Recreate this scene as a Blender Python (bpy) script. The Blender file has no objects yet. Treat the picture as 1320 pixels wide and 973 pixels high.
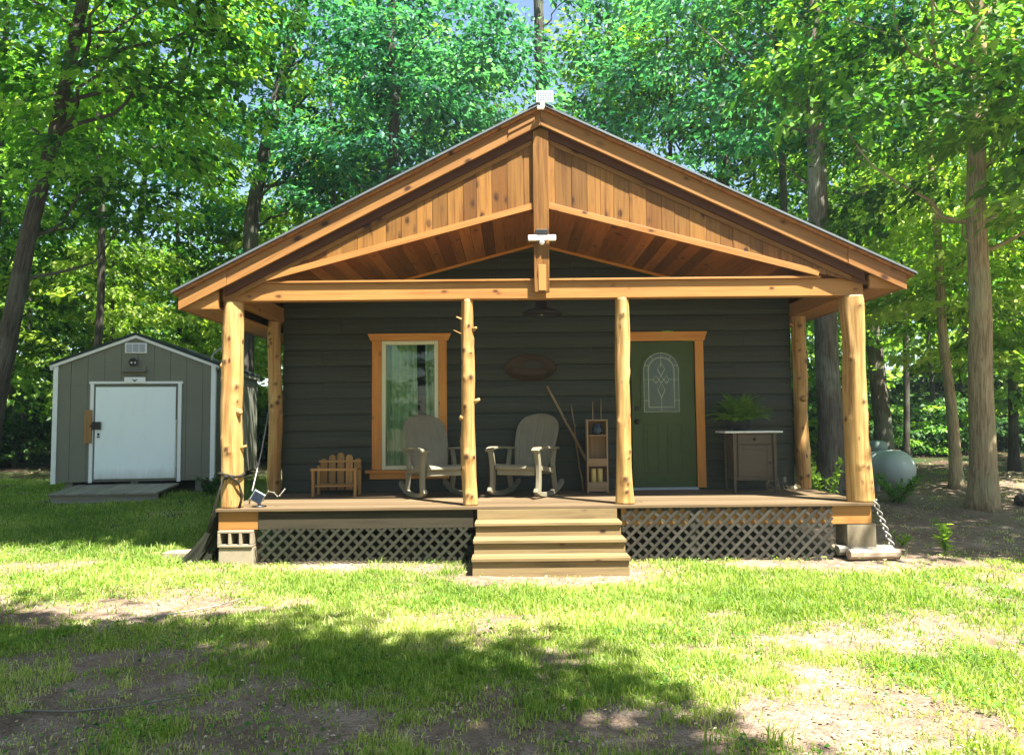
import bpy, math, random
import numpy as np
from mathutils import Vector, Matrix, noise

R = random.Random(11)
PI = math.pi
C = bpy.context.scene.collection
V = Vector

# ------------------------------------------------------------------ world, sun
SUN_EL, SUN_AZ = math.radians(62), math.radians(42)      # azimuth: from behind the camera towards the right
sun_dir = V((math.sin(SUN_AZ)*math.cos(SUN_EL), -math.cos(SUN_AZ)*math.cos(SUN_EL), math.sin(SUN_EL)))
sc = bpy.context.scene
world = bpy.data.worlds.new("World"); sc.world = world; world.use_nodes = True
wn = world.node_tree; wn.nodes.clear()
sky = wn.nodes.new("ShaderNodeTexSky"); sky.sky_type = 'NISHITA'; sky.sun_disc = False
sky.sun_elevation = SUN_EL
sky.sun_rotation = math.atan2(sun_dir.x, sun_dir.y)
bg = wn.nodes.new("ShaderNodeBackground"); bg.inputs[1].default_value = 0.06
wo = wn.nodes.new("ShaderNodeOutputWorld")
wn.links.new(sky.outputs[0], bg.inputs[0]); wn.links.new(bg.outputs[0], wo.inputs[0])
sl = bpy.data.lights.new("sun", 'SUN'); sl.energy = 5.0; sl.angle = math.radians(0.53); sl.color = (1.0, 0.955, 0.86)
so = bpy.data.objects.new("sun", sl); C.objects.link(so)
so.rotation_euler = (-sun_dir).to_track_quat('-Z', 'Y').to_euler(); so.location = (6, -6, 20)

# ------------------------------------------------------------------ camera
cam = bpy.data.cameras.new("camera"); co = bpy.data.objects.new("camera", cam); C.objects.link(co)
pit, rol = math.radians(3.49), math.radians(0.56)
U0 = V((0, -math.sin(pit), math.cos(pit))); F = V((0, math.cos(pit), math.sin(pit))); X0 = V((1, 0, 0))
rt = math.cos(rol)*X0 - math.sin(rol)*U0; up = math.sin(rol)*X0 + math.cos(rol)*U0
mt = Matrix((rt, up, -F)).transposed().to_4x4(); mt.translation = (0, 0, 1.6)
co.matrix_world = mt
cam.sensor_fit = 'HORIZONTAL'; cam.sensor_width = 36; cam.lens = 36*960/1320
cam.clip_start = 0.05; cam.clip_end = 1000
sc.camera = co
sc.view_settings.view_transform = 'Standard'; sc.view_settings.look = 'None'
sc.view_settings.gamma = 1; sc.view_settings.use_curve_mapping = False
sc.view_settings.exposure = 2.4
sc.cycles.max_bounces = 8; sc.cycles.transparent_max_bounces = 8
sc.cycles.use_denoising = True
try:
    sc.cycles.denoiser = 'OPENIMAGEDENOISE'
except Exception:
    pass

# ------------------------------------------------------------------ terrain function
def gz(x, y):
    s = max(0.0, y-9.5)
    return 0.62*(1-math.exp(-s/6.5)) + 0.035*noise.noise((x*.35, y*.35, 3.1))*min(1, max(0, abs(x-.4)-4.5)/2 + max(0, 7.5-y)/2)

# ------------------------------------------------------------------ mesh builder
class MB:
    def __init__(s, o=(0, 0, 0)):
        s.v = []; s.f = []; s.g = []; s.t = []; s.k = []; s.o = V(o)
    def add(s, vs, fs, gs, tone=None, ks=None):
        b = len(s.v); t = R.random() if tone is None else tone
        s.v += [V(p)-s.o for p in vs]; s.f += [[b+i for i in f] for f in fs]
        s.g += gs; s.t += [t]*len(vs); s.k += ks if ks else [0.0]*len(vs)
    def beam(s, p0, p1, w, h, upv=(0, 0, 1), tone=None, taper=1.0):
        p0, p1 = V(p0), V(p1); d = p1-p0; L = d.length; a = d.normalized()
        c = a.cross(V(upv)).normalized(); u = c.cross(a)
        off = V((R.uniform(0, 50), R.uniform(0, 50), R.uniform(0, 50)))
        vs, gs = [], []
        for q, l, k in ((p0, 0, 1), (p1, L, taper)):
            for i, j in ((-1, -1), (1, -1), (1, 1), (-1, 1)):
                vs.append(q + c*(i*w/2*k) + u*(j*h/2*k)); gs.append(V((l, i*w/2, j*h/2))+off)
        s.add(vs, [(0, 1, 2, 3), (7, 6, 5, 4), (4, 5, 1, 0), (5, 6, 2, 1), (6, 7, 3, 2), (7, 4, 0, 3)], gs, tone)
    def box(s, x0, x1, y0, y1, z0, z1, grain='x', tone=None):
        cx, cy, cz = (x0+x1)/2, (y0+y1)/2, (z0+z1)/2
        if grain == 'x': s.beam((x0, cy, cz), (x1, cy, cz), y1-y0, z1-z0, (0, 0, 1), tone)
        elif grain == 'y': s.beam((cx, y0, cz), (cx, y1, cz), x1-x0, z1-z0, (0, 0, 1), tone)
        else: s.beam((cx, cy, z0), (cx, cy, z1), x1-x0, y1-y0, (0, 1, 0), tone)
    def prism(s, pts, ext, axis=(1, 0, 0), tone=None):
        pts = [V(p) for p in pts]; ext = V(ext); n = len(pts)
        a = V(axis).normalized(); off = V((R.uniform(0, 50), R.uniform(0, 50), R.uniform(0, 50)))
        b = a.orthogonal().normalized() if abs(a.dot(ext.normalized())) > .9 else (ext.normalized()-a*a.dot(ext.normalized())).normalized()
        c = a.cross(b)
        vs = pts + [p+ext for p in pts]
        gs = [V((p.dot(a), p.dot(c), p.dot(b)))+off for p in vs]
        nrm = V((0, 0, 0))
        for i in range(n): nrm += pts[i].cross(pts[(i+1) % n])
        f0 = list(range(n)); f1 = [n+i for i in range(n)]
        if nrm.dot(ext) > 0: f0 = f0[::-1]; sides = [(i, (i+1) % n, n+(i+1) % n, n+i) for i in range(n)]
        else: f1 = f1[::-1]; sides = [(i, n+i, n+(i+1) % n, (i+1) % n) for i in range(n)]
        s.add(vs, [f0, f1]+sides, gs, tone)
    def tube(s, pts, rads, seg=8, tone=None, cap=True, ks=None, sq=None):
        pts = [V(p) for p in pts]; n = len(pts)
        if not hasattr(rads, '__len__'): rads = [rads]*n
        off = V((R.uniform(0, 50), R.uniform(0, 50), R.uniform(0, 50)))
        vs, gs, fs = [], [], []; L = 0; ref = None
        for i in range(n):
            a = (pts[min(i+1, n-1)]-pts[max(i-1, 0)]).normalized()
            if ref is None: ref = a.orthogonal().normalized() if abs(a.z) < .99 else V((1, 0, 0))
            ref = (ref-a*ref.dot(a)).normalized(); c = a.cross(ref)
            if i: L += (pts[i]-pts[i-1]).length
            for j in range(seg):
                t = 2*PI*j/seg
                vs.append(pts[i]+(ref*math.cos(t)+c*math.sin(t))*rads[i])
                gs.append(V((L, math.cos(t)*rads[i], math.sin(t)*rads[i]))+off)
        for i in range(n-1):
            for j in range(seg):
                fs.append((i*seg+j, i*seg+(j+1) % seg, (i+1)*seg+(j+1) % seg, (i+1)*seg+j))
        if cap:
            fs.append(list(range(seg))[::-1]); fs.append([(n-1)*seg+j for j in range(seg)])
        s.add(vs, fs, gs, tone, ks)
    def lathe(s, c, prof, seg=24, tone=None, sx=1, sy=1, rot=None):
        c = V(c); vs, gs, fs = [], [], []
        for r, z in prof:
            for j in range(seg):
                t = 2*PI*j/seg; p = V((math.cos(t)*r*sx, math.sin(t)*r*sy, z))
                if rot: p = rot @ p
                vs.append(c+p); gs.append(V((z, math.cos(t)*r, math.sin(t)*r)))
        for i in range(len(prof)-1):
            for j in range(seg):
                fs.append((i*seg+j, i*seg+(j+1) % seg, (i+1)*seg+(j+1) % seg, (i+1)*seg+j))
        if prof[0][0] > 1e-4: fs.append(list(range(seg))[::-1])
        if prof[-1][0] > 1e-4: fs.append([(len(prof)-1)*seg+j for j in range(seg)])
        s.add(vs, fs, gs, tone)
    def grid(s, fn, nu, nv, tone=None, thick=None):
        vs, gs, fs = [], [], []
        for lay in ((0,) if thick is None else (0, 1)):
            for i in range(nu+1):
                for j in range(nv+1):
                    p = V(fn(i/nu, j/nv))
                    if lay: p = p+V(thick)
                    vs.append(p); gs.append(V((p.z, p.x, p.y)))
        m = (nu+1)*(nv+1); w = nv+1
        for i in range(nu):
            for j in range(nv):
                q = (i*w+j, (i+1)*w+j, (i+1)*w+j+1, i*w+j+1)
                fs.append(q)
                if thick is not None: fs.append(tuple(m+k for k in q[::-1]))
        if thick is not None:
            ed = [(i*w, (i+1)*w) for i in range(nu)]+[((i+1)*w+nv, i*w+nv) for i in range(nu)] + \
                 [(j+1, j) for j in range(nv)]+[(nu*w+j, nu*w+j+1) for j in range(nv)]
            fs += [(b, a, a+m, b+m) for a, b in ed]
        s.add(vs, fs, gs, tone)
    def build(s, name, mat, parent=None, smooth=False, bevel=0, loc=None):
        me = bpy.data.meshes.new(name)
        me.from_pydata([tuple(p) for p in s.v], [], s.f)
        a = me.attributes.new('gc', 'FLOAT_VECTOR', 'POINT'); a.data.foreach_set('vector', [c for g in s.g for c in g])
        a = me.attributes.new('tone', 'FLOAT', 'POINT'); a.data.foreach_set('value', s.t)
        a = me.attributes.new('knot', 'FLOAT', 'POINT'); a.data.foreach_set('value', s.k)
        if smooth: me.polygons.foreach_set('use_smooth', [True]*len(me.polygons))
        me.materials.append(mat); me.update()
        o = bpy.data.objects.new(name, me); C.objects.link(o)
        if parent: o.parent = parent
        if loc: o.location = loc
        if bevel:
            b = o.modifiers.new('bevel', 'BEVEL'); b.width = bevel; b.segments = 2; b.limit_method = 'ANGLE'; b.angle_limit = math.radians(40)
        return o

def thing(name, label, cat, loc=(0, 0, 0), rz=0, group=None):
    o = bpy.data.objects.new(name, None); C.objects.link(o); o.empty_display_size = .2
    o.location = loc; o.rotation_euler = (0, 0, rz)
    return tag(o, label, cat, group)
def tag(o, label=None, cat=None, group=None, kind=None):
    if label: o['label'] = label
    if cat: o['category'] = cat
    if group: o['group'] = group
    if kind: o['kind'] = kind
    return o
def dup(root, loc, rz=0, label=None, scale=1.0):
    r = root.copy(); C.objects.link(r); r.location = loc; r.rotation_euler = (0, 0, rz); r.scale = (scale,)*3
    if label: r['label'] = label
    for ch in list(root.children):
        c = ch.copy(); C.objects.link(c); c.parent = r
        for g in list(ch.children):
            d = g.copy(); C.objects.link(d); d.parent = c
    return r

# ------------------------------------------------------------------ materials
class NT:
    def __init__(s, name, rough=.6, spec=.3):
        s.m = bpy.data.materials.new(name); s.m.use_nodes = True; s.t = s.m.node_tree; s.t.nodes.clear()
        s.out = s.n('ShaderNodeOutputMaterial'); s.b = s.n('ShaderNodeBsdfPrincipled')
        s.b.inputs['Roughness'].default_value = rough; s.b.inputs['Specular IOR Level'].default_value = spec
        s.l(s.b.outputs[0], s.out.inputs[0])
    def n(s, t, **kw):
        x = s.t.nodes.new(t)
        for k, v in kw.items(): setattr(x, k, v)
        return x
    def l(s, a, b): s.t.links.new(a, b)
    def attr(s, name): return s.n('ShaderNodeAttribute', attribute_name=name)
    def coord(s, kind='Object'): return s.n('ShaderNodeTexCoord').outputs[kind]
    def map(s, v, scale=(1, 1, 1), loc=(0, 0, 0)):
        m = s.n('ShaderNodeMapping'); s.l(v, m.inputs[0]); m.inputs['Scale'].default_value = scale; m.inputs['Location'].default_value = loc
        return m.outputs[0]
    def noise(s, v, scale=5, detail=3, rough=.55, dist=0):
        n = s.n('ShaderNodeTexNoise'); s.l(v, n.inputs['Vector']); n.inputs['Scale'].default_value = scale
        n.inputs['Detail'].default_value = detail; n.inputs['Roughness'].default_value = rough; n.inputs['Distortion'].default_value = dist
        return n.outputs['Fac']
    def voro(s, v, scale=5, feature='F1', rnd=1):
        n = s.n('ShaderNodeTexVoronoi', feature=feature); s.l(v, n.inputs['Vector']); n.inputs['Scale'].default_value = scale
        n.inputs['Randomness'].default_value = rnd
        return n.outputs['Distance']
    def ramp(s, f, stops):
        r = s.n('ShaderNodeValToRGB'); s.l(f, r.inputs[0]); e = r.color_ramp.elements
        while len(e) < len(stops): e.new(.5)
        for q, (p, c) in zip(e, stops):
            q.position = p; q.color = (*c, 1) if hasattr(c, '__len__') else (c, c, c, 1)
        return r.outputs[0]
    def mix(s, f, a, b, mode='MIX'):
        m = s.n('ShaderNodeMix', data_type='RGBA', blend_type=mode)
        for i, q in ((0, f), (6, a), (7, b)):
            if hasattr(q, 'links') or hasattr(q, 'is_linked'): s.l(q, m.inputs[i])
            elif hasattr(q, '__len__'): m.inputs[i].default_value = (*q, 1)
            else: m.inputs[i].default_value = q
        return m.outputs[2]
    def math(s, op, a, b=0):
        m = s.n('ShaderNodeMath', operation=op)
        for i, q in ((0, a), (1, b)):
            if hasattr(q, 'is_linked'): s.l(q, m.inputs[i])
            else: m.inputs[i].default_value = q
        return m.outputs[0]
    def bump(s, h, strength=.3, dist=.01):
        b = s.n('ShaderNodeBump'); s.l(h, b.inputs['Height']); b.inputs['Strength'].default_value = strength
        b.inputs['Distance'].default_value = dist; s.l(b.outputs[0], s.b.inputs['Normal'])
    def col(s, c):
        if hasattr(c, '__len__'): s.b.inputs['Base Color'].default_value = (*c, 1)
        else: s.l(c, s.b.inputs['Base Color'])
        return s

def wood(name, light, dark, knot=(.07, .025, .01), rough=.6, tv=.45, kn=1.0, spec=.25, grain=1.0, crack=0):
    m = NT(name, rough, spec); gc = m.attr('gc').outputs['Vector']
    w = m.noise(m.map(gc, (.7, 5, 5)), 1, 2)
    g1 = m.noise(m.map(gc, (1.1, 22, 22)), 1.3, 5, .62, .5)
    g2 = m.noise(m.map(gc, (3, 120, 120)), 1, 2)
    f = m.math('ADD', m.math('MULTIPLY', g1, .75), m.math('MULTIPLY', w, .35))
    c = m.ramp(f, [(.36, dark), (.56, light), (.72, tuple(min(1, x*1.15) for x in light))])
    c = m.mix(m.math('MULTIPLY', g2, .35*grain), c, tuple(x*.72 for x in dark))
    # each board its own tone
    t = m.attr('tone').outputs['Fac']
    c = m.mix(1, c, m.ramp(t, [(0, 1-tv), (.5, 1-tv*.4), (1, 1.0)]), 'MULTIPLY')
    if crack:
        ck = m.noise(m.map(gc, (.8, 16, 16)), 1, 3, .5, .3)
        cf = m.ramp(ck, [(.47, 0.0), (.495, .8), (.505, .8), (.53, 0.0)])
        n4 = m.noise(m.map(gc, (2, 2, 2)), 1, 2)
        c = m.mix(m.math('MULTIPLY', cf, m.ramp(n4, [(.48, 0.0), (.6, .8)])), c, tuple(x*.35 for x in dark))
        c = m.mix(m.ramp(m.noise(m.map(gc, (1.2, 4, 4)), 1.5, 4), [(.52, 0.0), (.7, .55)]), c, tuple(min(1, x*1.35+.05) for x in light))
    hv = m.math('FRACT', m.math('MULTIPLY', t, 7.31))
    c = m.mix(m.ramp(hv, [(.55, 0.0), (.95, tv*.95)]), c, (dark[0]*.85, dark[1]*.78, dark[2]*.65))
    if crack: c = m.mix(m.ramp(m.noise(m.map(gc, (.55, 10, 10)), 1.7, 3, .6, .4), [(.50, 0.0), (.66, .75)]), c, (.24, .10, .028))
    # knots
    d = m.voro(m.map(gc, (3.2, 6.0, 6.0)), 1.0)
    dn = m.math('ADD', d, m.math('MULTIPLY', m.math('SUBTRACT', g1, .5), .12))
    kf = m.math('MULTIPLY', m.ramp(dn, [(.045*kn, 1.0), (.065*kn, .85), (.085*kn, .3), (.13*kn, 0.0)]), m.ramp(m.noise(m.map(gc, (1, 2, 2)), 1.7, 1), [(.42, .1), (.52, 1.0)]))
    kf = m.math('MAXIMUM', kf, m.attr('knot').outputs['Fac'])
    c = m.mix(kf, c, knot)
    m.col(c); m.bump(m.math('ADD', g1, m.math('MULTIPLY', g2, .5)), .25, .006)
    return m.m

def bark(name, a, b, lich=(.3, .33, .26), bs=.8):
    m = NT(name, .9, .1); gc = m.attr('gc').outputs['Vector']
    n1 = m.noise(m.map(gc, (1.6, 14, 14)), 1.6, 5, .65, .6)
    n2 = m.noise(m.map(gc, (1, 1.5, 1.5)), 1.3, 3)
    v = m.voro(m.map(gc, (1.1, 20, 20)), 1.6, 'DISTANCE_TO_EDGE')
    c = m.ramp(n1, [(.3, a), (.62, b)])
    c = m.mix(m.ramp(n2, [(.5, 0.0), (.68, .75)]), c, lich)
    c = m.mix(m.math('MULTIPLY', m.ramp(v, [(0, .55), (.14, 0.0)]), m.ramp(n1, [(.4, 1.0), (.6, .2)])), c, tuple(x*.45 for x in a))
    m.col(c); m.bump(m.math('ADD', n1, v), bs, .03)
    return m.m

def leafm(name, cols, trans=.45, rough=.5):
    m = NT(name, rough, .35); t = m.attr('tone').outputs['Fac']
    c = m.ramp(t, [(i/(len(cols)-1), q) for i, q in enumerate(cols)])
    m.col(c)
    tr = m.n('ShaderNodeBsdfTranslucent')
    c2 = m.mix(1, c, (1.5, 1.7, .55), 'MULTIPLY'); m.l(c2, tr.inputs[0])
    mx = m.n('ShaderNodeMixShader'); mx.inputs[0].default_value = trans
    m.l(m.b.outputs[0], mx.inputs[1]); m.l(tr.outputs[0], mx.inputs[2]); m.l(mx.outputs[0], m.out.inputs[0])
    return m.m

def plain(name, c, rough=.5, spec=.4, metal=0, var=.25, scale=6, bump=.0):
    m = NT(name, rough, spec); o = m.coord()
    n = m.noise(o, scale, 4, .6)
    m.col(m.mix(m.math('MULTIPLY', m.ramp(n, [(.35, 0.0), (.7, 1.0)]), var), c, tuple(x*.55 for x in c)))
    m.b.inputs['Metallic'].default_value = metal
    m.l(m.ramp(n, [(.3, max(0, rough-.1)), (.7, min(1, rough+.12))]), m.b.inputs['Roughness'])
    if bump: m.bump(m.noise(o, scale*8, 3), bump, .004)
    return m.m

HAZE = .001
M = {}
M['log'] = wood('peeled_cedar', (.43, .262, .092), (.25, .12, .032), (.05, .02, .01), rough=.5, tv=.12, kn=1.3, crack=1)
M['beam'] = wood('cedar_timber', (.38, .185, .052), (.27, .11, .028), rough=.5, tv=.25, kn=1.5)
M['barge'] = wood('cedar_barge', (.30, .145, .042), (.19, .076, .02), (.04, .014, .006), rough=.5, tv=.3, kn=2.0)
M['plank'] = wood('cedar_plank', (.28, .132, .03), (.12, .046, .010), (.03, .01, .004), rough=.45, tv=.65, kn=2.3)
M['fly'] = wood('dark_rafter', (.13, .05, .015), (.08, .028, .01), rough=.6, tv=.3)
M['fly'] = wood('dark_rafter', (.10, .036, .012), (.06, .02, .008), rough=.6, tv=.3)  # shade under the soffit put into a dark wood colour
M['ceil'] = wood('ceiling_plank', (.42, .17, .045), (.17, .056, .014), (.04, .013, .005), rough=.42, tv=.72, kn=2.1)
M['casing'] = wood('orange_casing', (.62, .27, .055), (.46, .17, .032), rough=.45, tv=.15, kn=1.4)
M['deck'] = wood('deck_board', (.185, .13, .07), (.10, .066, .034), rough=.8, tv=.5, kn=.8)
M['step'] = wood('step_board', (.25, .18, .085), (.125, .084, .038), (.04, .02, .01), rough=.75, tv=.5, kn=1.6)
M['old'] = wood('weathered_wood', (.30, .28, .23), (.17, .15, .12), (.06, .05, .04), rough=.8, tv=.4, kn=.5)
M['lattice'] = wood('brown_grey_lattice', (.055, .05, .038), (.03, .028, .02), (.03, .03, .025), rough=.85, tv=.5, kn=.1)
M['darklattice'] = wood('dark_lattice', (.03, .032, .018), (.014, .016, .009), (.012, .012, .01), rough=.85, tv=.35, kn=.1)  # left lattice copy, darkened for the shade it lies in
M['bench'] = wood('varnished_pine', (.42, .24, .08), (.27, .13, .04), rough=.5, tv=.4, kn=.6)
M['stick'] = wood('stick_wood', (.45, .32, .16), (.22, .14, .07), rough=.6, tv=.2, kn=.3)
M['log_old'] = wood('split_log', (.58, .46, .34), (.38, .26, .17), (.15, .1, .06), rough=.75, tv=.35, kn=.3)

def siding():
    m = NT('green_siding', .55, .3); o = m.coord(); gc = m.attr('gc').outputs['Vector']
    g = m.noise(m.map(gc, (.9, 30, 30)), 1.2, 5, .6)
    n = m.noise(o, .8, 3)
    c = m.mix(m.ramp(g, [(.3, 0.0), (.7, 1.0)]), (.020, .022, .012), (.044, .049, .030))
    c = m.mix(m.math('MULTIPLY', n, .35), c, (.032, .039, .034))
    m.col(c); m.bump(g, .35, .006); return m.m
M['siding'] = siding()
M['doorgreen'] = plain('door_green', (.048, .078, .017), .5, .3, 0, .25, 3)
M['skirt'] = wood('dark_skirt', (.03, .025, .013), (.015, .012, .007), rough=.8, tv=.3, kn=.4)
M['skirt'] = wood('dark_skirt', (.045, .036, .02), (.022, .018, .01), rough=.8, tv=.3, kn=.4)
M['cream'] = plain('cream_vinyl', (.62, .60, .42), .45, .4, 0, .1)
def stained():
    m = NT('scuffed_white', .5, .4); o = m.coord()
    n = m.noise(m.map(o, (1.5, 1, .6)), 2.2, 5, .65); n2 = m.noise(m.map(o, (9, 1, 1)), 1.5, 4, .7)
    sx = m.n('ShaderNodeSeparateXYZ'); m.l(o, sx.inputs[0])
    low = m.ramp(m.math('ADD', sx.outputs[2], m.math('MULTIPLY', n2, .25)), [(.26, .55), (.5, .0)])
    c = m.mix(m.ramp(n, [(.5, 0.0), (.75, .35)]), (.84, .93, .94), (.70, .77, .77))  # white tinted with the bluish sky light of its shade
    m.col(m.mix(low, c, (.38, .36, .28))); m.bump(n2, .08, .004); return m.m
M['scuffed'] = stained()
M['black'] = plain('black_metal', (.012, .012, .012), .4, .5, 0, .1)
M['iron'] = plain('dark_iron', (.03, .028, .026), .55, .4, .3, .3)
M['white'] = plain('white_paint', (.78, .80, .80), .5, .4, 0, .08, 3)
M['whitep'] = plain('white_plastic', (.82, .82, .80), .35, .5, 0, .05)
M['shed'] = plain('olive_siding', (.185, .188, .145), .7, .2, 0, .2, 1.5, .2)
M['resin'] = plain('taupe_resin', (.21, .19, .128), .5, .4, 0, .35, 5)
M['taupe'] = plain('taupe_paint', (.082, .062, .038), .5, .35, 0, .3, 4)
M['top'] = plain('white_top', (.74, .75, .75), .3, .5, 0, .12, 4)
M['cmu'] = plain('concrete_block', (.27, .225, .155), .95, .1, 0, .5, 9, .6)
M['roof'] = plain('roof_metal', (.15, .165, .175), .45, .5, .5, .2, 2)
M['shingle'] = plain('dark_shingle', (.035, .05, .05), .9, .1, 0, .5, 20, .6)
M['tank'] = plain('tank_paint', (.46, .53, .50), .42, .4, 0, .35, 2.5)
M['tankcap'] = plain('tank_dome', (.24, .30, .27), .5, .4, 0, .3, 5)
M['rope'] = plain('pale_rope', (.36, .35, .33), .85, .1, 0, .5, 40)
M['strap'] = plain('dark_strap', (.025, .024, .018), .8, .1, 0, .3, 20)
M['tarp'] = plain('dark_tarp', (.016, .017, .010), .75, .2, 0, .45, 6, .4)
M['yellow'] = plain('pale_yellow_wax', (.50, .38, .13), .5, .3, 0, .1)
M['bluejar'] = plain('dark_blue_glaze', (.015, .03, .05), .2, .5, 0, .1)
M['oval'] = wood('carved_walnut', (.05, .03, .014), (.026, .016, .009), rough=.6, tv=.1, kn=.2)
M['ovalpale'] = plain('worn_grey_carving', (.04, .042, .03), .8, .2)
M['pot'] = plain('black_pot', (.02, .02, .022), .45, .4)
M['soil'] = plain('soil', (.06, .04, .025), .95, .1, 0, .4, 20)
M['crate'] = wood('pale_crate_wood', (.36, .24, .13), (.20, .12, .06), rough=.65, tv=.3, kn=.5)

def cells():
    m = NT('solar_cells', .5, .2); o = m.coord()
    m.col(m.mix(m.noise(o, 6, 2), (.025, .04, .065), (.045, .06, .095))); return m.m
M['cells'] = cells()
M['cellgrid'] = plain('cell_grid', (.34, .37, .40), .5)

def glass(name, tint=(.95, 1, .96), refl=.35):
    m = NT(name, .03, .5)
    t = m.n('ShaderNodeBsdfTransparent'); t.inputs[0].default_value = (*tint, 1)
    g = m.n('ShaderNodeBsdfGlossy'); g.inputs['Roughness'].default_value = .015; g.inputs[0].default_value = (.95, 1, .95, 1)
    fr = m.n('ShaderNodeFresnel'); fr.inputs[0].default_value = 1.45; f = m.math('MULTIPLY', fr.outputs[0], refl)
    nz = m.noise(m.coord(), 3, 2); bp = m.n('ShaderNodeBump'); m.l(nz, bp.inputs['Height']); bp.inputs['Strength'].default_value = .04
    m.l(bp.outputs[0], g.inputs['Normal'])
    x = m.n('ShaderNodeMixShader'); m.l(f, x.inputs[0]); m.l(t.outputs[0], x.inputs[1]); m.l(g.outputs[0], x.inputs[2])
    m.l(x.outputs[0], m.out.inputs[0]); return m.m
M['glass'] = glass('window_glass', refl=.6)
M['frosted'] = plain('textured_door_glass', (.045, .075, .04), .10, .7, 0, .5, 25, .35)
M['came'] = plain('lead_came', (.42, .48, .36), .5, .4, .2, .1)
M['curtain'] = plain('green_grey_curtain', (.28, .39, .23), .85, .1, 0, .2, 3)

M['bark'] = bark('grey_bark', (.075, .062, .048), (.19, .165, .13))
M['barkdark'] = bark('dark_bark', (.035, .03, .025), (.09, .08, .065), (.12, .13, .1))
M['barklight'] = bark('pale_bark', (.20, .145, .082), (.44, .34, .20), (.33, .31, .18), .35)
M['leaf'] = leafm('leaf_green', [(.018, .068, .014), (.065, .18, .028), (.145, .30, .045), (.28, .43, .08)], .54)
M['leafcool'] = leafm('leaf_bluegreen', [(.010, .06, .045), (.03, .14, .10), (.065, .23, .15), (.13, .34, .21)], .5)  # lens flare tint put into the leaf colour
M['leafbright'] = leafm('leaf_bright', [(.08, .17, .025), (.17, .28, .04), (.28, .40, .06), (.42, .50, .12)], .55)
M['leafdark'] = leafm('leaf_dark', [(.015, .045, .014), (.025, .075, .018), (.04, .11, .022), (.07, .15, .03)], .35)
M['fern'] = leafm('fern_green', [(.05, .13, .02), (.10, .23, .03), (.16, .30, .05), (.28, .34, .08)], .4)
M['grass'] = leafm('grass_blade', [(.08, .16, .02), (.18, .28, .04), (.33, .40, .09), (.56, .52, .26)], .45, .55)
M['litter'] = leafm('dry_leaf', [(.14, .08, .045), (.26, .17, .10), (.42, .31, .22), (.55, .45, .35)], .15, .8)

# ------------------------------------------------------------------ numpy foliage
def raw_mesh(name, verts, quads, tone, mat):
    me = bpy.data.meshes.new(name); k = quads.shape[1]; n = len(quads)
    me.vertices.add(len(verts)); me.vertices.foreach_set('co', verts.astype(np.float32).ravel())
    me.loops.add(n*k); me.loops.foreach_set('vertex_index', quads.astype(np.int32).ravel())
    me.polygons.add(n); me.polygons.foreach_set('loop_start', np.arange(0, n*k, k, dtype=np.int32))
    me.polygons.foreach_set('loop_total', np.full(n, k, dtype=np.int32))
    me.update(calc_edges=True)
    a = me.attributes.new('tone', 'FLOAT', 'POINT'); a.data.foreach_set('value', tone.astype(np.float32))
    me.materials.append(mat); return me
def norm(a): return a/np.maximum(1e-9, np.linalg.norm(a, axis=1, keepdims=True))
def leaf_mesh(name, P, D, N, L, W, tone, mat):
    D = norm(D); N = norm(N-D*(N*D).sum(1, keepdims=True)); S = np.cross(D, N); L = L[:, None]; W = W[:, None]
    v0 = P; v1 = P+D*L*.42+S*W*.5+N*W*.14; v2 = P+D*L-N*L*.12; v3 = P+D*L*.42-S*W*.5+N*W*.14
    vs = np.stack([v0, v1, v2, v3], 1).reshape(-1, 3); n = len(P); i = np.arange(n)*4
    q = np.concatenate([np.stack([i, i+1, i+2], 1), np.stack([i, i+2, i+3], 1)])
    return raw_mesh(name, vs, q, np.repeat(tone, 4), mat)
class Fol:
    def __init__(s, seed): s.r = np.random.default_rng(seed); s.P = []; s.D = []; s.N = []; s.L = []; s.T = []
    def spray(s, b, d, l, n, leaf=.14, droop=.35, tone=None, wid=.5):
        r = s.r; d = np.array(d, float); d /= np.linalg.norm(d)
        side = np.cross(d, (0, 0, 1)); side /= max(1e-6, np.linalg.norm(side)); upv = np.cross(side, d)
        t = r.uniform(.08, 1, n)**.8
        # leaves sit along side twigs
        tw = np.round(t*7)/7 + r.normal(0, .022, n)
        lat = r.uniform(-1, 1, n)*wid*l*np.sin(PI*np.clip(tw*.82+.12, 0, 1))
        P = np.array(b)+d*((tw*l)+np.abs(lat)*.45)[:, None]+side*lat[:, None]+upv*r.normal(0, .035*l, n)[:, None]
        P[:, 2] -= droop*l*(tw**2*.5+np.abs(lat/l)**2)
        D = d*.6+side*np.sign(lat)[:, None]*.55+r.normal(0, .38, (n, 3))+np.array((0, 0, -.42))
        N = np.array((0, 0, 1.))+r.normal(0, .42, (n, 3))
        s.P.append(P); s.D.append(D); s.N.append(N); s.L.append(leaf*r.uniform(.45, 1.4, n))
        t0 = r.uniform(-.05, .95) if tone is None else tone
        s.T.append(np.clip(t0+r.normal(0, .17, n), 0, 1))
    def mesh(s, name, mat, ratio=.58):
        L = np.concatenate(s.L)
        return leaf_mesh(name, np.concatenate(s.P), np.concatenate(s.D), np.concatenate(s.N), L, L*ratio, np.concatenate(s.T), mat)

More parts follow.
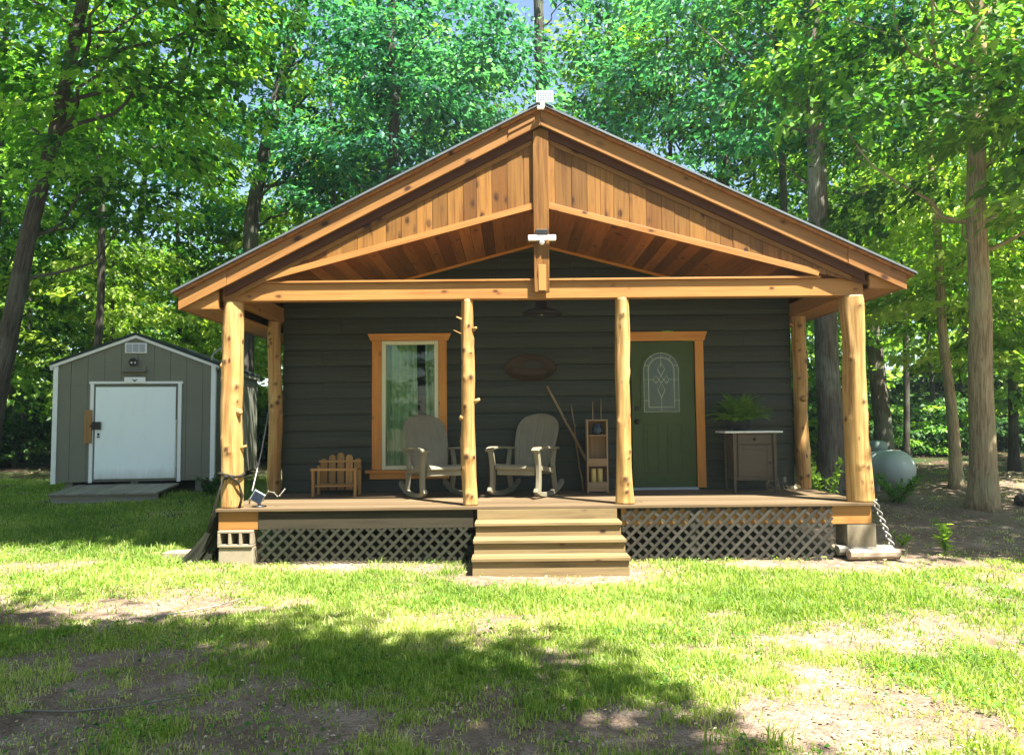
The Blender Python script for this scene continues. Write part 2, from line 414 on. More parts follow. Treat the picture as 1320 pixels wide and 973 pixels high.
def crown(seed, c, rad, nspray, nleaf, leaf, mat, trunk=None, flat=.15, slen=(1.2, 2.2), hollow=.45, droop=.35):
    """sprays of leaves in an ellipsoid; returns mesh and a list of limb lines"""
    F_ = Fol(seed); r = F_.r; limbs = []
    c = np.array(c, float); rad = np.array(rad, float)
    for i in range(nspray):
        while True:
            q = r.uniform(-1, 1, 3); m = np.linalg.norm(q)
            if hollow < m < 1: break
        # uneven outline
        ang = math.atan2(q[1], q[0]); q = q*(.78+.3*noise.noise((math.cos(ang)*1.7+seed, math.sin(ang)*1.7, q[2]*2.1)))
        p = c+q*rad; l = r.uniform(*slen)
        a = ang+r.normal(0, .5); d = np.array((math.cos(a), math.sin(a), flat+r.normal(0, .22)))
        b = p-d/np.linalg.norm(d)*l*.5
        F_.spray(b, d, l, nleaf, leaf, droop)
        if i % 7 == 0: limbs.append((b, p+d/np.linalg.norm(d)*l*.2))
    return F_.mesh('crown', mat), limbs

def trunk_mb(pts, r0, r1, seed, limbs=(), seg=14, flare=.5, o=(0, 0, 0), lmin=1.2):
    mb = MB(o); pts = [V(p) for p in pts]; n = 26
    P, rad = [], []
    for i in range(n+1):
        t = i/n*(len(pts)-1); k = min(int(t), len(pts)-2); u = t-k
        a = pts[max(0, k-1)]; b = pts[k]; c = pts[k+1]; d = pts[min(len(pts)-1, k+2)]
        p = .5*((2*b)+(c-a)*u+(2*a-5*b+4*c-d)*u*u+(-a+3*b-3*c+d)*u**3)
        h = p.z-pts[0].z
        p = p+V((noise.noise((h*.5, seed, 0)), noise.noise((h*.5, 0, seed)), 0))*r0*.35*min(1, h)
        P.append(p); rad.append(((r0*(1-i/n)+r1*i/n))*(1+flare*math.exp(-h/.35))*(1+.07*noise.noise((h*2, seed, 5))))
    mb.tube(P, rad, seg)
    # ribs and root flare
    for i, v in enumerate(mb.v):
        ring, j = divmod(i, seg); ax = P[ring]-mb.o; dlt = v-ax
        h = P[ring].z-pts[0].z
        mb.v[i] = ax+dlt*(1+.05*noise.noise((j*.9, h*1.5, seed))+.22*math.exp(-h/.3)*math.sin(j*2*PI/seg*4+seed))
    for b, p in limbs:
        b, p = V(b), V(p)
        # join the nearest trunk point below
        hb = max(pts[0].z+lmin, b.z-(b.xy-P[min(n, n*2//3)].xy).length*.8-.3)
        k = min(range(n+1), key=lambda q: abs(P[q].z-hb)); s = P[k]
        L = (b-s).length
        r = min(rad[k]*.4, .014+.009*L)
        Q = []
        for i in range(8):
            u = i/7; q = s.lerp(b, u)+V((0, 0, -.10*L*math.sin(PI*u)))
            Q.append(q+V((noise.noise((u*3, b.x, b.y)), noise.noise((b.x, u*3, b.z)), noise.noise((b.z, b.y, u*3))))*.16*L*math.sin(PI*u))
        mb.tube(Q+[p], [r*(1-.11*i) for i in range(8)]+[.005], 6, cap=False)
    return mb

def tree(name, label, loc, pts, r0, r1, cr=None, barkm='bark', leafmat='leaf', group=None, seed=1, flare=.5, seg=14, cat='tree', lmin=1.2):
    """pts are local trunk points; cr holds crown parameters in local coordinates"""
    root = thing(name, label, cat, loc, 0, group)
    limbs = []
    if cr:
        me, limbs = crown(seed, mat=M[leafmat], **cr)
        o = bpy.data.objects.new('crown', me); C.objects.link(o); o.parent = root
    trunk_mb(pts, r0, r1, seed, limbs, seg, flare, lmin=lmin).build('trunk', M[barkm], root, True)
    return root

# ------------------------------------------------------------------ the cabin
CX = .37
O = V((CX, 8.9, 0))
cabin = thing('cabin', 'dark green cabin with a cedar gable porch on peeled log posts', 'cabin', O)
def cm(): return MB(O)
def part(mb, name, mat, parent=cabin, **k): return mb.build(name, mat, parent, **k)
APX, EL, ER = (CX, 5.385), (-3.985, 3.165), (4.765, 3.305)       # ridge and the two eave tips (x, z) of the roof top
sL = (APX[1]-EL[1])/(APX[0]-EL[0]); sR = (APX[1]-ER[1])/(ER[0]-APX[0])
def roofz(x): return APX[1]-(sL*(CX-x) if x < CX else sR*(x-CX))
YB = 17.2

# walls
mb = cm(); zs = .60; row = .232
k = 0
def vault(x): return 4.20-.263*abs(x-CX)
while zs < 4.25:
    z1 = zs+row
    for seg in range(1):
        spans = [(-3.30, 4.02)]
        if zs < 2.86 and z1 > .86: spans = [(-3.30, -1.93), (-1.0, 4.02)]
        if zs < 2.86: spans = [q for s in spans for q in (((s[0], 1.64), (2.69, s[1])) if s[0] < 1.64 and s[1] > 2.69 else (s,))]
        if zs > 3.2:
            h = min((4.30-zs)/.263, 3.66); spans = [(max(-3.3, CX-h), min(4.02, CX+h))]
        for a, b in spans:
            if b-a < .05: continue
            off = V((R.uniform(0, 50), R.uniform(0, 50), 0))
            y0 = 10.73
            # lapped board: rounded log-like face
            cuts = [a]+sorted(q for q in (R.uniform(a, b), R.uniform(a, b)) if a+.5 < q < b-.5)+[b]
            prof = [(y0-.002, zs-.012), (y0-.026, zs-.008), (y0-.031, zs+.05), (y0-.027, zs+.13), (y0-.014, z1-.03), (y0, z1-.004), (y0+.03, z1), (y0+.03, zs)]
            for q0, q1 in zip(cuts, cuts[1:]):
                dz = R.uniform(-.003, .003); mb.prism([(q0+.0015, y+R.uniform(-.001, .001), z+dz) for y, z in prof], (q1-q0-.003, 0, 0), (1, 0, 0))
    zs = z1
part(mb, 'siding_wall', M['siding'], smooth=False)
mb = cm()
mb.box(-3.30, -3.22, 10.762, YB-.5, .5, 3.3); mb.box(3.94, 4.02, 10.762, YB-.5, .5, 3.3); mb.box(-3.22, 3.94, YB-.58, YB-.5, .5, 3.3)
mb.prism([(-3.3, YB-.57, 3.3), (4.02, YB-.57, 3.3), (CX, YB-.57, 5.1)], (0, .06, 0))
mb.box(-3.215, 3.935, 10.78, YB-.59, .50, .58)
part(mb, 'side_wall', M['siding'])
mb = cm(); mb.box(-3.5, -1.5, 10.775, 10.79, 0, .55); mb.box(-3.28, 4.0, 10.74, 10.77, .02, .58)
part(mb, 'foundation', M['cmu'])

# roof: wooden sheathing below, thin metal on top
for nm, mt_, lo, hi, oy in (('roof_sheathing', M['ceil'], .035, .016, .03), ('metal_roof', M['roof'], .012, 0, 0)):
    mb = cm()
    for (ex, ez), sl_ in ((EL, sL), (ER, sR)):
        sgn = -1 if ex < CX else 1; xi = ex-sgn*oy; zi = roofz(xi)
        mb.prism([(CX, 8.63+oy, APX[1]-hi), (CX, 8.63+oy, APX[1]-lo-hi), (xi, 8.63+oy, zi-lo-hi), (xi, 8.63+oy, zi-hi)], (0, YB-8.63-oy, 0), (0, 1, 0))
        if nm == 'metal_roof':
            L = math.hypot(ex-CX, APX[1]-ez)
            y = 8.66
            while y < YB:
                mb.beam((CX, y, APX[1]+.01), (ex, y, ez+.01), .02, .022)
                y += .23
    if nm == 'metal_roof': mb.prism([(CX-.15, 8.62, APX[1]-.15*sL+.024), (CX, 8.62, APX[1]+.03), (CX+.15, 8.62, APX[1]-.15*sR+.024), (CX, 8.62, APX[1]+.022)], (0, YB-8.62, 0), (0, 1, 0))
    part(mb, nm, mt_)

# barge boards, two lengths a side, and the eave returns
YF = 8.69
def rake_board(mb, x0, x1, top, h, y0, y1, tone=None):
    """board following the rake between two x, top offset below the roof top, h tall (vertical)"""
    mb.prism([(x0, y0, roofz(x0)-top), (x1, y0, roofz(x1)-top), (x1, y0, roofz(x1)-top-h), (x0, y0, roofz(x0)-top-h)], (0, y1-y0, 0),
             (x1-x0, 0, roofz(x1)-roofz(x0)), tone)
bh = .185
for a, b, dy, t in ((-3.92, -3.36, 0, .7), (-3.358, -.02, .006, .85), (-.018, CX, .002, .5), (CX+.002, 3.98, .004, .75), (3.982, 4.66, -.004, .95)):
    mb = cm(); rake_board(mb, a, b, .052, bh, YF+dy, YF+dy+.042, t); part(mb, 'barge_board', M['barge'], bevel=.004)
# splice blocks in the first length by the ridge
mb = cm(); rake_board(mb, -.02, .3, .10, .05, YF-.012, YF, .3); part(mb, 'barge_splice', M['barge'], bevel=.004)
for s, xa, xb in ((-1, -3.90, -3.47), (1, 4.62, 4.25)):
    mb = cm()
    zb = roofz(xa)-.052-bh+.012
    mb.prism([(xa, 8.742, zb+.02), (xb, 8.742, zb+.02), (xb, 8.742, roofz(xb)-.24)], (0, .05, 0), (1, 0, 0), .9)
    mb.box(min(xa, xb), max(xa, xb), 8.742, YB-.1, zb-.002, zb+.018, 'y', .8)
    part(mb, 'eave_return', M['beam'])
    mb = cm(); xo = xa+s*.0
    mb.box(min(xo, xo+s*.03), max(xo, xo+s*.03), 8.742, YB, zb-.01, roofz(xo+s*.03)-.05, 'y', .6); part(mb, 'eave_fascia', M['barge'])

# painted soffit shade behind the barge, gable panel of planks, its trims
mb = cm()
YG = 8.80
def gtop(x): return roofz(x)-.30
for s in (-1, 1):
    x = CX+s*.02; k = 0
    while True:
        w = R.choice((.15, .16, .185, .185, .20)); x2 = x+s*w
        zt1, zt2 = gtop(x), gtop(x2); zb1, zb2 = vault(x)+.02, vault(x2)+.02
        if zt2-zb2 < .02: break
        d = R.uniform(-.004, .004); g = .002*s
        mb.prism([(x+g, YG+d, zt1), (x2-g, YG+d, zt2), (x2-g, YG+d, zb2), (x+g, YG+d, zb1)], (0, .018, 0), (0, 0, 1), R.uniform(.25, 1))
        x = x2
part(mb, 'gable_planking', M['plank'])
mb = cm(); mb.prism([(-3.05, YG+.03, 3.30), (3.85, YG+.03, 3.30), (CX, YG+.03, gtop(CX)+.2)], (0, .02, 0))
mb2 = cm()
for s, a in ((-1, -3.25), (1, 4.05)):
    x0, x1 = (a, CX-.1) if s < 0 else (CX+.1, a)
    rake_board(mb2, x0, x1, .315, .08, YG-.022, YG-.005, .75 if s < 0 else .6)
part(mb2, 'rake_trim', M['plank'], bevel=.003)
for s, a in ((-1, -2.93), (1, 3.67)):
    mb = cm(); x0 = CX+s*.09
    mb.beam((x0, YG-.012, vault(x0)+.015), (a, YG-.012, vault(a)+.015), .03, .075, tone=.95); part(mb, 'arch_trim', M['casing' if 0 else 'beam'], bevel=.003)
# dark strips behind the barge boards, soffit shade put into their colour
for s, a in ((-1, -3.40), (1, 4.20)):
    x0, x1 = (a, CX-.1) if s < 0 else (CX+.1, a)
    mb = cm(); rake_board(mb, x0, x1, .06, .275, 8.748, 8.774, .4); part(mb, 'fly_rafter', M['fly'])

# vaulted porch ceiling, boards running front to back
mb = cm()
for s in (-1, 1):
    x = CX
    while abs(x-CX) < 3.1:
        w = R.choice((.13, .14, .15)); x2 = x+s*w; d = R.uniform(0, .004)
        mb.prism([(x+s*.002, 8.85, vault(x)-d), (x2-s*.002, 8.85, vault(x2)-d), (x2-s*.002, 8.85, vault(x2)+.02), (x+s*.002, 8.85, vault(x)+.02)], (0, 1.87, 0), (0, 1, 0), R.uniform(.0, 1))
        x = x2
part(mb, 'porch_ceiling', M['ceil'])
mb = cm()
for s, a in ((-1, -1.55), (1, 2.3)):
    mb.beam((CX, 10.685, vault(CX)-.02), (a, 10.685, vault(a)-.02), .02, .035, tone=.8)
part(mb, 'ceiling_molding', M['casing'])

# tie beam, side beams, king post
mb = cm(); mb.box(-3.455, 4.215, 8.835, 8.97, 3.082, 3.29, 'x', .85); part(mb, 'tie_beam', M['beam'], bevel=.006)
mb = cm(); mb.box(-2.95, 3.7, 8.80, 8.834, 3.29, 3.315, 'x', .8); part(mb, 'beam_ledge', M['beam'], bevel=.003)
for x in (-3.36, 4.10):
    mb = cm(); mb.box(x-.07, x+.07, 8.972, 17.0, 3.084, 3.28, 'y', .5); part(mb, 'side_beam', M['beam'], bevel=.005)
mb = cm(); mb.prism([(CX-.095, 8.742, 3.14), (CX+.085, 8.742, 3.14), (CX+.095, 8.742, 5.09), (CX, 8.742, 5.13), (CX-.095, 8.742, 5.09)], (0, .055, 0), (0, 0, 1), .55)
part(mb, 'king_post', M['plank'], bevel=.006)
mb = cm(); mb.box(CX-.045, CX+.045, 8.732, 8.742, 3.16, 3.47, 'z', .9); part(mb, 'king_post_block', M['beam'], bevel=.003)

# peeled log posts
def log_post(name, x, y, z0, z1, r0, r1, seed, stubs=(), flare=0.0, wob=.014, knots=16, lobe=0):
    rr = random.Random(seed); mb = cm(); nz, na = 110, 28
    kn = [(rr.uniform(z0+.1, z1-.08), rr.uniform(-PI, PI) if i % 3 else rr.uniform(-2.4, -.7), rr.uniform(.022, .045), rr.uniform(.006, .017)) for i in range(knots)]
    vs, gs, ks, fs = [], [], [], []
    for i in range(nz+1):
        t = i/nz; z = z0+(z1-z0)*t
        cx = x+wob*noise.noise((z*.9, seed, 0)); cy = y+wob*noise.noise((0, z*.9, seed))
        for j in range(na):
            a = 2*PI*j/na-PI; r = r0+(r1-r0)*t
            ca, sa = math.cos(a), math.sin(a)
            r *= 1+.19*noise.noise((ca*1.2+seed, sa*1.2, z*1.5))+.07*noise.noise((ca*2.8, sa*2.8+seed, z*1.6))-.07*max(0, noise.noise((ca*5+seed, sa*5, z*.8)))
            r *= 1+flare*math.exp(-(z-z0)/.28)*(1+.6*math.cos(2*a+lobe)) + .10*math.exp(-((z-z1)/.12)**2)*max(0, noise.noise((ca*2+seed, sa*2, 7)))
            kk = 0
            for kz, ka, ks_, kh in kn:
                da = (a-ka+PI) % (2*PI)-PI; q = ((z-kz)/(ks_*1.25))**2+(da*r/ks_)**2
                if q < 8:
                    r += kh*math.exp(-q*.8); kk = max(kk, max(0, 1-q*1.5))
            vs.append((cx+ca*r, cy+sa*r, z)); gs.append(V((z+seed*7, ca*r0*1.2, sa*r0*1.2))); ks.append(min(1, kk*1.3))
    for i in range(nz):
        for j in range(na):
            fs.append((i*na+j, i*na+(j+1) % na, (i+1)*na+(j+1) % na, (i+1)*na+j))
    fs.append([nz*na+j for j in range(na)]); fs.append(list(range(na))[::-1])
    mb.add(vs, fs, gs, .9, ks)
    for z, a, l, r in stubs:
        d = V((math.cos(a), math.sin(a), .45)).normalized(); b = V((x, y, z))+V((math.cos(a), math.sin(a), 0))*r0*.7
        n = 4; mb.tube([b, b+d*(l*.5+r0*.3), b+d*(l+r0*.3)], [r*1.5, r, r*.8], 10, .9)
    return mb.build(name, M['log'], cabin, True)
log_post('porch_post', -3.345, 8.905, .632, 3.082, .128, .120, 3, [(2.3, -2.6, .02, .035), (1.75, -.5, .02, .035), (1.32, -.1, .06, .018)], wob=.03)
log_post('porch_post', -.525, 8.905, .632, 3.082, .090, .072, 5, [(1.85, -.25, .06, .022), (2.72, -.35, .03, .018), (1.66, 3.3, .02, .03), (2.66, 3.5, .10, .007), (2.84, 3.4, .06, .010)], wob=.035)
log_post('porch_post', 1.325, 8.905, .632, 3.082, .088, .083, 8, [], flare=.22, wob=.03, knots=12, lobe=0)
log_post('porch_post', 4.105, 8.905, .632, 3.082, .140, .128, 12, [], flare=.12, wob=.02, knots=18)
log_post('porch_post', -3.385, 10.62, .632, 3.082, .095, .088, 17, [(1.2, -.6, .03, .02)], wob=.03)
log_post('porch_post', 4.12, 10.62, .632, 3.082, .100, .095, 23, [(2.95, 3.4, .05, .022), (1.9, -1.6, .03, .035), (2.2, 0.2, .04, .02)], wob=.03, knots=22)

# deck, rim, lattice, piers
mb = cm(); y = 8.745
while y < 10.70:
    y2 = min(y+.137, 10.695); w = R.uniform(-.02, .03)
    xs = [-3.47, R.uniform(-1.5, 2.5), 4.21] if R.random() < .6 else [-3.47, 4.21]
    for a, b in zip(xs, xs[1:]): mb.box(a+.002, b-.002, y, y2-.006, .598, .632, 'x', R.uniform(.2, 1))
    y += .137
part(mb, 'deck_boards', M['deck'], bevel=.004)
for a, b, c, d, g, t in ((-3.45, -2.985, 8.795, 8.835, 'x', .4), (1.26, 4.19, 8.795, 8.835, 'x', .7), (-3.45, -3.41, 8.837, 10.7, 'y', .4), (4.15, 4.19, 8.837, 10.7, 'y', .7)):
    mb = cm(); mb.box(a, b, c, d, .385, .597, g, t); part(mb, 'rim_joist', M['beam'], bevel=.004)
mb = cm(); mb.box(-2.982, -.47, 8.785, 8.835, .385, .597, 'x', .5); part(mb, 'skirt_board', M['skirt'], bevel=.004)  # rest of the left rim, coloured darker than the corner
def lattice(x0, x1, z0, z1, y, mat, step=.096, w=.034):
    mb = cm(); H = z1-z0; W = x1-x0
    for lay, sg in ((0, 1), (1, -1)):
        c = -H if sg > 0 else 0.0
        while c < W+H:
            # strip from the bottom (c,0) going up along sg
            a0, b0 = (c, 0.0), (c+sg*H, H)
            pts = []
            for (u, v) in (a0, b0):
                pts.append([u, v])
            (ua, va), (ub, vb) = pts
            if ua < 0: va += (0-ua)*sg; ua = 0
            if ua > W: va += (W-ua)*sg; ua = W
            if ub < 0: vb += (0-ub)*sg; ub = 0
            if ub > W: vb += (W-ub)*sg; ub = W
            if vb-va > .03 and 0 <= va <= H and 0 <= vb <= H:
                mb.beam((x0+ua, y+lay*.009, z0+va), (x0+ub, y+lay*.009, z0+vb), .007, w, (0, 1, 0) if 0 else (-sg*.7, 0, .7))
            c += step*1.414
    return mb
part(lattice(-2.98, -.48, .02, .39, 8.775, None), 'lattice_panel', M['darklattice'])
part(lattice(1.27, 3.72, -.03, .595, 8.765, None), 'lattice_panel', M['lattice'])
mb = cm(); mb.box(2.06, 2.16, 8.784, 8.794, .0, .58, 'z', .3); part(mb, 'lattice_batten', M['lattice'])
mb = cm(); mb.box(-2.98, -.5, 8.80, 8.82, .0, .38, 'x', .1); mb.box(1.28, 3.7, 8.86, 8.88, -.02, .38, 'x', .1)
mb.v = mb.v[:0]; mb.f = []; mb.g = []; mb.t = []; mb.k = []
# concrete block pier, hollow cores facing front
mb = cm()
mb.box(-3.43, -3.03, 8.76, 9.1, -.1, .185); 
zb0, zb1 = .19, .382
for k in range(4): mb.box(-3.44+k*.125, -3.44+k*.125+.032, 8.74, 8.95, zb0+.03, zb1-.03)
mb.box(-3.44, -3.033, 8.74, 8.95, zb0, zb0+.0298); mb.box(-3.44, -3.033, 8.74, 8.95, zb1-.0298, zb1)
mb.box(-3.43, -3.04, 8.951, 8.97, zb0, zb1)
part(mb, 'block_pier', M['cmu'], bevel=.006)
mb = cm(); mb.box(3.90, 4.24, 8.80, 9.12, .10, .383); part(mb, 'block_pier', M['cmu'], bevel=.008)

# steps
mb = cm()
for x in (-.40, 1.185):
    mb.prism([(x-.02, 8.79, .59), (x-.02, 8.79, -.05), (x-.02, 8.02, -.05), (x-.02, 8.02, .13), (x-.02, 8.26, .13), (x-.02, 8.26, .285), (x-.02, 8.52, .285), (x-.02, 8.52, .437), (x-.02, 8.775, .437), (x-.02, 8.775, .59)], (.04, 0, 0), (0, 1, 0), .4)
mb.box(-.379, 1.164, 8.74, 8.775, .3, .5)
stairs = part(mb, 'stairs', M['step'])
st = [(8.735, .598), (8.475, .445), (8.215, .293), (7.975, .141)]
for i, (y, z) in enumerate(st):
    dx = .006*i-.01
    if i:
        mb = cm(); mb.box(-.44-dx, 1.225+dx, y-.03, y+.115, z-.0, z+.036, 'x', R.uniform(.6, 1)); mb.box(-.44-dx, 1.225+dx, y+.121, st[i-1][0]+.02, z, z+.036, 'x', R.uniform(.5, 1))
        part(mb, 'tread', M['step'], stairs, bevel=.005)
    mb = cm(); mb.box(-.43-dx, 1.215+dx, y+(0 if i else .0), y+.038, z-.155 if i < 3 else -.05, z-.002, 'x', R.uniform(.4, .9)); part(mb, 'riser', M['step'], stairs, bevel=.004)
# window: casing, sash, pane, curtain
win = MB(O); win.box(-2.01, -1.875, 10.665, 10.70, .95, 2.795, 'z', .8); win.box(-1.055, -.935, 10.665, 10.70, .95, 2.795, 'z', .8)
win.prism([(-2.03, 10.655, 2.797), (-.915, 10.655, 2.797), (-.87, 10.655, 2.90), (-2.075, 10.655, 2.90)], (0, .045, 0), (1, 0, 0), .9)
wobj = part(win, 'window', M['casing'], bevel=.004)
mb = MB(O); mb.box(-2.10, -.85, 10.62, 10.70, .905, .948, 'x', .3); mb.box(-2.04, -.91, 10.66, 10.70, .82, .903, 'x', .3); mb.build('sill', M['casing'], wobj, bevel=.004)
mb = MB(O); mb.box(-1.873, -1.815, 10.675, 10.745, .952, 2.792, 'z'); mb.box(-1.115, -1.057, 10.675, 10.745, .952, 2.792, 'z')
mb.box(-1.814, -1.116, 10.675, 10.745, .952, 1.005); mb.box(-1.814, -1.116, 10.675, 10.745, 2.74, 2.792); mb.build('sash', M['cream'], wobj, bevel=.004)
mb = MB(O); mb.box(-1.815, -1.115, 10.715, 10.722, 1.004, 2.741); mb.build('pane', M['glass'], wobj)
mb = MB(O)
for a, b, ph in ((-1.90, -1.375, 0), (-1.27, -.95, 2)):
    mb.grid(lambda u, v: (a+(b-a)*v+.012*math.sin(u*3+v*8), 10.82+.028*math.sin(v*(b-a)*62+ph+u*.6)+.01*math.sin(v*23+u*2), .8+2.05*u), 14, 60)
mb.build('curtain', M['curtain'], wobj, True)

# front door
mb = MB(O); mb.box(1.715, 2.625, 10.70, 10.745, .672, 2.748, 'z'); dobj = mb.build('door', M['doorgreen'], cabin, bevel=.003)
mb = MB(O); mb.box(1.565, 1.685, 10.665, 10.70, .66, 2.755, 'z', .8); mb.box(2.632, 2.755, 10.665, 10.70, .66, 2.755, 'z', .8)
mb.prism([(1.53, 10.655, 2.757), (2.77, 10.655, 2.757), (2.815, 10.655, 2.89), (1.485, 10.655, 2.89)], (0, .045, 0), (1, 0, 0), .9)
mb.build('door_casing', M['casing'], dobj, bevel=.004)
mb = MB(O); mb.box(1.69, 2.63, 10.60, 10.72, .634, .668); mb.build('threshold', M['cellgrid'], dobj, bevel=.003)
def arch(x0, x1, z0, zt, n=20, inset=0):
    cx = (x0+x1)/2; r = (x1-x0)/2-inset; zc = zt-(x1-x0)/2
    return [(x0+inset, z0+inset), (x1-inset, z0+inset)]+[(cx+r*math.cos(PI*i/n), zc+r*math.sin(PI*i/n)) for i in range(n+1)]
# lite: raised moulding ring, textured glass, came lines
ax0, ax1, az0, azt = 1.845, 2.445, 1.69, 2.635
a1 = arch(ax0, ax1, az0, azt); a2 = arch(ax0, ax1, az0, azt, inset=.04)
mb = MB(O); n = len(a1); vs = [(x, 10.682, z) for x, z in a1]+[(x, 10.682, z) for x, z in a2]+[(x, 10.701, z) for x, z in a1]+[(x, 10.701, z) for x, z in a2]
fs = []
for i in range(n):
    j = (i+1) % n; fs += [(i, j, n+j, n+i), (2*n+j, 2*n+i, 3*n+i, 3*n+j), (j, i, 2*n+i, 2*n+j), (n+i, n+j, 3*n+j, 3*n+i)]
mb.add(vs, fs, [V(v) for v in vs]); mb.build('lite_molding', M['doorgreen'], dobj)
mb = MB(O); mb.prism([(x, 10.692, z) for x, z in a2], (0, .006, 0)); pane = mb.build('door_glass', M['frosted'], dobj)
mb = MB(O)
def line(pts, r=.006): mb.tube([(x, 10.690, z) for x, z in pts], r, 6)
a3 = arch(ax0, ax1, az0, azt, inset=.115); line(a3+[a3[0]], .007)
a4 = arch(ax0, ax1, az0, azt, inset=.05); line(a4+[a4[0]], .005)
cx, cz = (ax0+ax1)/2, 2.20
line([(cx, az0+.04), (cx, az0+.25)], .004); line([(cx, azt-.03), (cx, azt-.26)], .004); line([(ax0+.04, cz), (cx-.11, cz)], .004); line([(cx+.11, cz), (ax1-.04, cz)], .004)
def diamond(x, z, w, h): line([(x, z-h), (x+w, z), (x, z+h), (x-w, z), (x, z-h)], .006)
diamond(cx, cz+.15, .05, .10); diamond(cx, cz-.15, .05, .11); diamond(cx-.075, cz, .04, .055); diamond(cx+.075, cz, .04, .055); diamond(cx, cz, .035, .05)
for i in range(5):
    t = PI*(i+.5)/5; zc = azt-.3
    line([(cx+.185*math.cos(t), zc+.185*math.sin(t)), (cx+.258*math.cos(t), zc+.258*math.sin(t))], .004)
for z in (1.9, 2.2): 
    for s in (-1, 1): line([(cx+s*.185, z), (cx+s*.258, z)], .004)
mb.build('came', M['came'], pane)
for x0 in (1.875, 2.215):
    mb = MB(O); x1 = x0+.23
    for a, b, c, d in ((x0, x1, .87, .895), (x0, x1, 1.545, 1.57)): mb.box(a, b, 10.688, 10.7005, c, d)
    for a, b in ((x0, x0+.025), (x1-.025, x1)): mb.box(a, b, 10.688, 10.7005, .8955, 1.5445)
    mb.box(x0+.055, x1-.055, 10.692, 10.7005, .95, 1.49); mb.build('door_panel', M['doorgreen'], dobj, bevel=.005)
mb = MB(O); rot = Matrix.Rotation(PI/2, 3, 'X')
mb.lathe((1.785, 10.70, 1.60), [(.034, 0), (.034, .012), (.014, .016), (.014, .045), (.03, .052), (.033, .07), (.02, .085), (0, .088)], 18, rot=rot)
mb.build('handle', M['black'], dobj, True)
mb = MB(O); mb.lathe((1.785, 10.70, 1.79), [(.032, 0), (.032, .018), (.024, .022), (0, .024)], 18, rot=rot); mb.build('deadbolt', M['black'], dobj, True)

# ------------------------------------------------------------------ things fixed to or standing on the cabin
def T(name, label, cat, loc, rz=0, group=None): return thing(name, label, cat, loc, rz, group)
# solar panel on the ridge
t = T('solar_charger', 'small white framed solar panel tilted on the roof peak', 'solar panel', (.42, 8.62, 5.385))
tilt = Matrix.Rotation(math.radians(-22), 3, 'X')
def tb(mb, x0, x1, y0, y1, z0, z1, m):
    b = MB(); b.box(x0, x1, y0, y1, z0, z1); mb.add([m @ v for v in b.v], b.f, b.g)
mb = MB(); tb(mb, -.10, .10, -.006, .012, .01, .185, tilt); mb.build('frame', M['whitep'], t, bevel=.004)
mb = MB(); tb(mb, -.088, .088, -.009, -.0062, .022, .173, tilt); p_ = mb.build('cell_panel', M['cells'], t)
mb = MB()
for k in range(1, 6): tb(mb, -.088+k*.0293-.0015, -.088+k*.0293+.0015, -.0105, -.0091, .023, .172, tilt)
for k in range(1, 5): tb(mb, -.087, .087, -.0106, -.0091, .022+k*.03-.0015, .022+k*.03+.0015, tilt)
mb.build('cell_grid', M['cellgrid'], p_)
mb = MB(); mb.box(-.05, .0, -.01, .05, -.05, .012); mb.box(-.09, -.01, -.03, .01, -.085, -.052); mb.build('bracket', M['whitep'], t, bevel=.004)
# motion light on the king post
t = T('motion_light', 'white twin head motion light on the king post', 'light', (CX, 8.742, 3.77))
mb = MB(); mb.box(-.075, .075, -.045, -.001, .055, .115); mb.build('black_housing', M['black'], t, bevel=.006)
for s in (-1, 1):
    mb = MB(); mb.box(min(s*.06, s*.165), max(s*.06, s*.165), -.085, -.03, -.03, .04); mb.build('lamp_head', M['whitep'], t, bevel=.012)
mb = MB(); mb.box(-.058, .058, -.07, -.001, -.022, .035); mb.build('mount', M['whitep'], t, bevel=.006)
mb = MB(); mb.lathe((0, -.04, -.055), [(0, -.02), (.025, -.012), (.032, .01), (.032, .03)], 16); mb.build('sensor', M['whitep'], t, True)
# hanging barn lamp
t = T('hanging_lamp', 'black barn lamp hanging from the porch ceiling', 'lamp', (.40, 9.75, 3.02))
mb = MB(); mb.lathe((0, 0, 0), [(.255, 0), (.262, .008), (.25, .028), (.20, .055), (.13, .075), (.08, .09), (.078, .17), (.05, .19), (.02, .195)], 36)
mb.build('lamp_shade', M['black'], t, True)
mb = MB(); mb.tube([(0, 0, .19), (0, 0, 1.15)], .011, 8); mb.build('rod', M['black'], t, True)
mb = MB(); mb.lathe((0, 0, 1.14), [(.06, 0), (.06, .03), (0, .032)], 16); mb.build('canopy_plate', M['black'], t, True)
mb = MB(); mb.lathe((0, 0, .02), [(0, -.03), (.035, -.015), (.045, .02), (.025, .055)], 14); mb.build('bulb', M['whitep'], t, True)
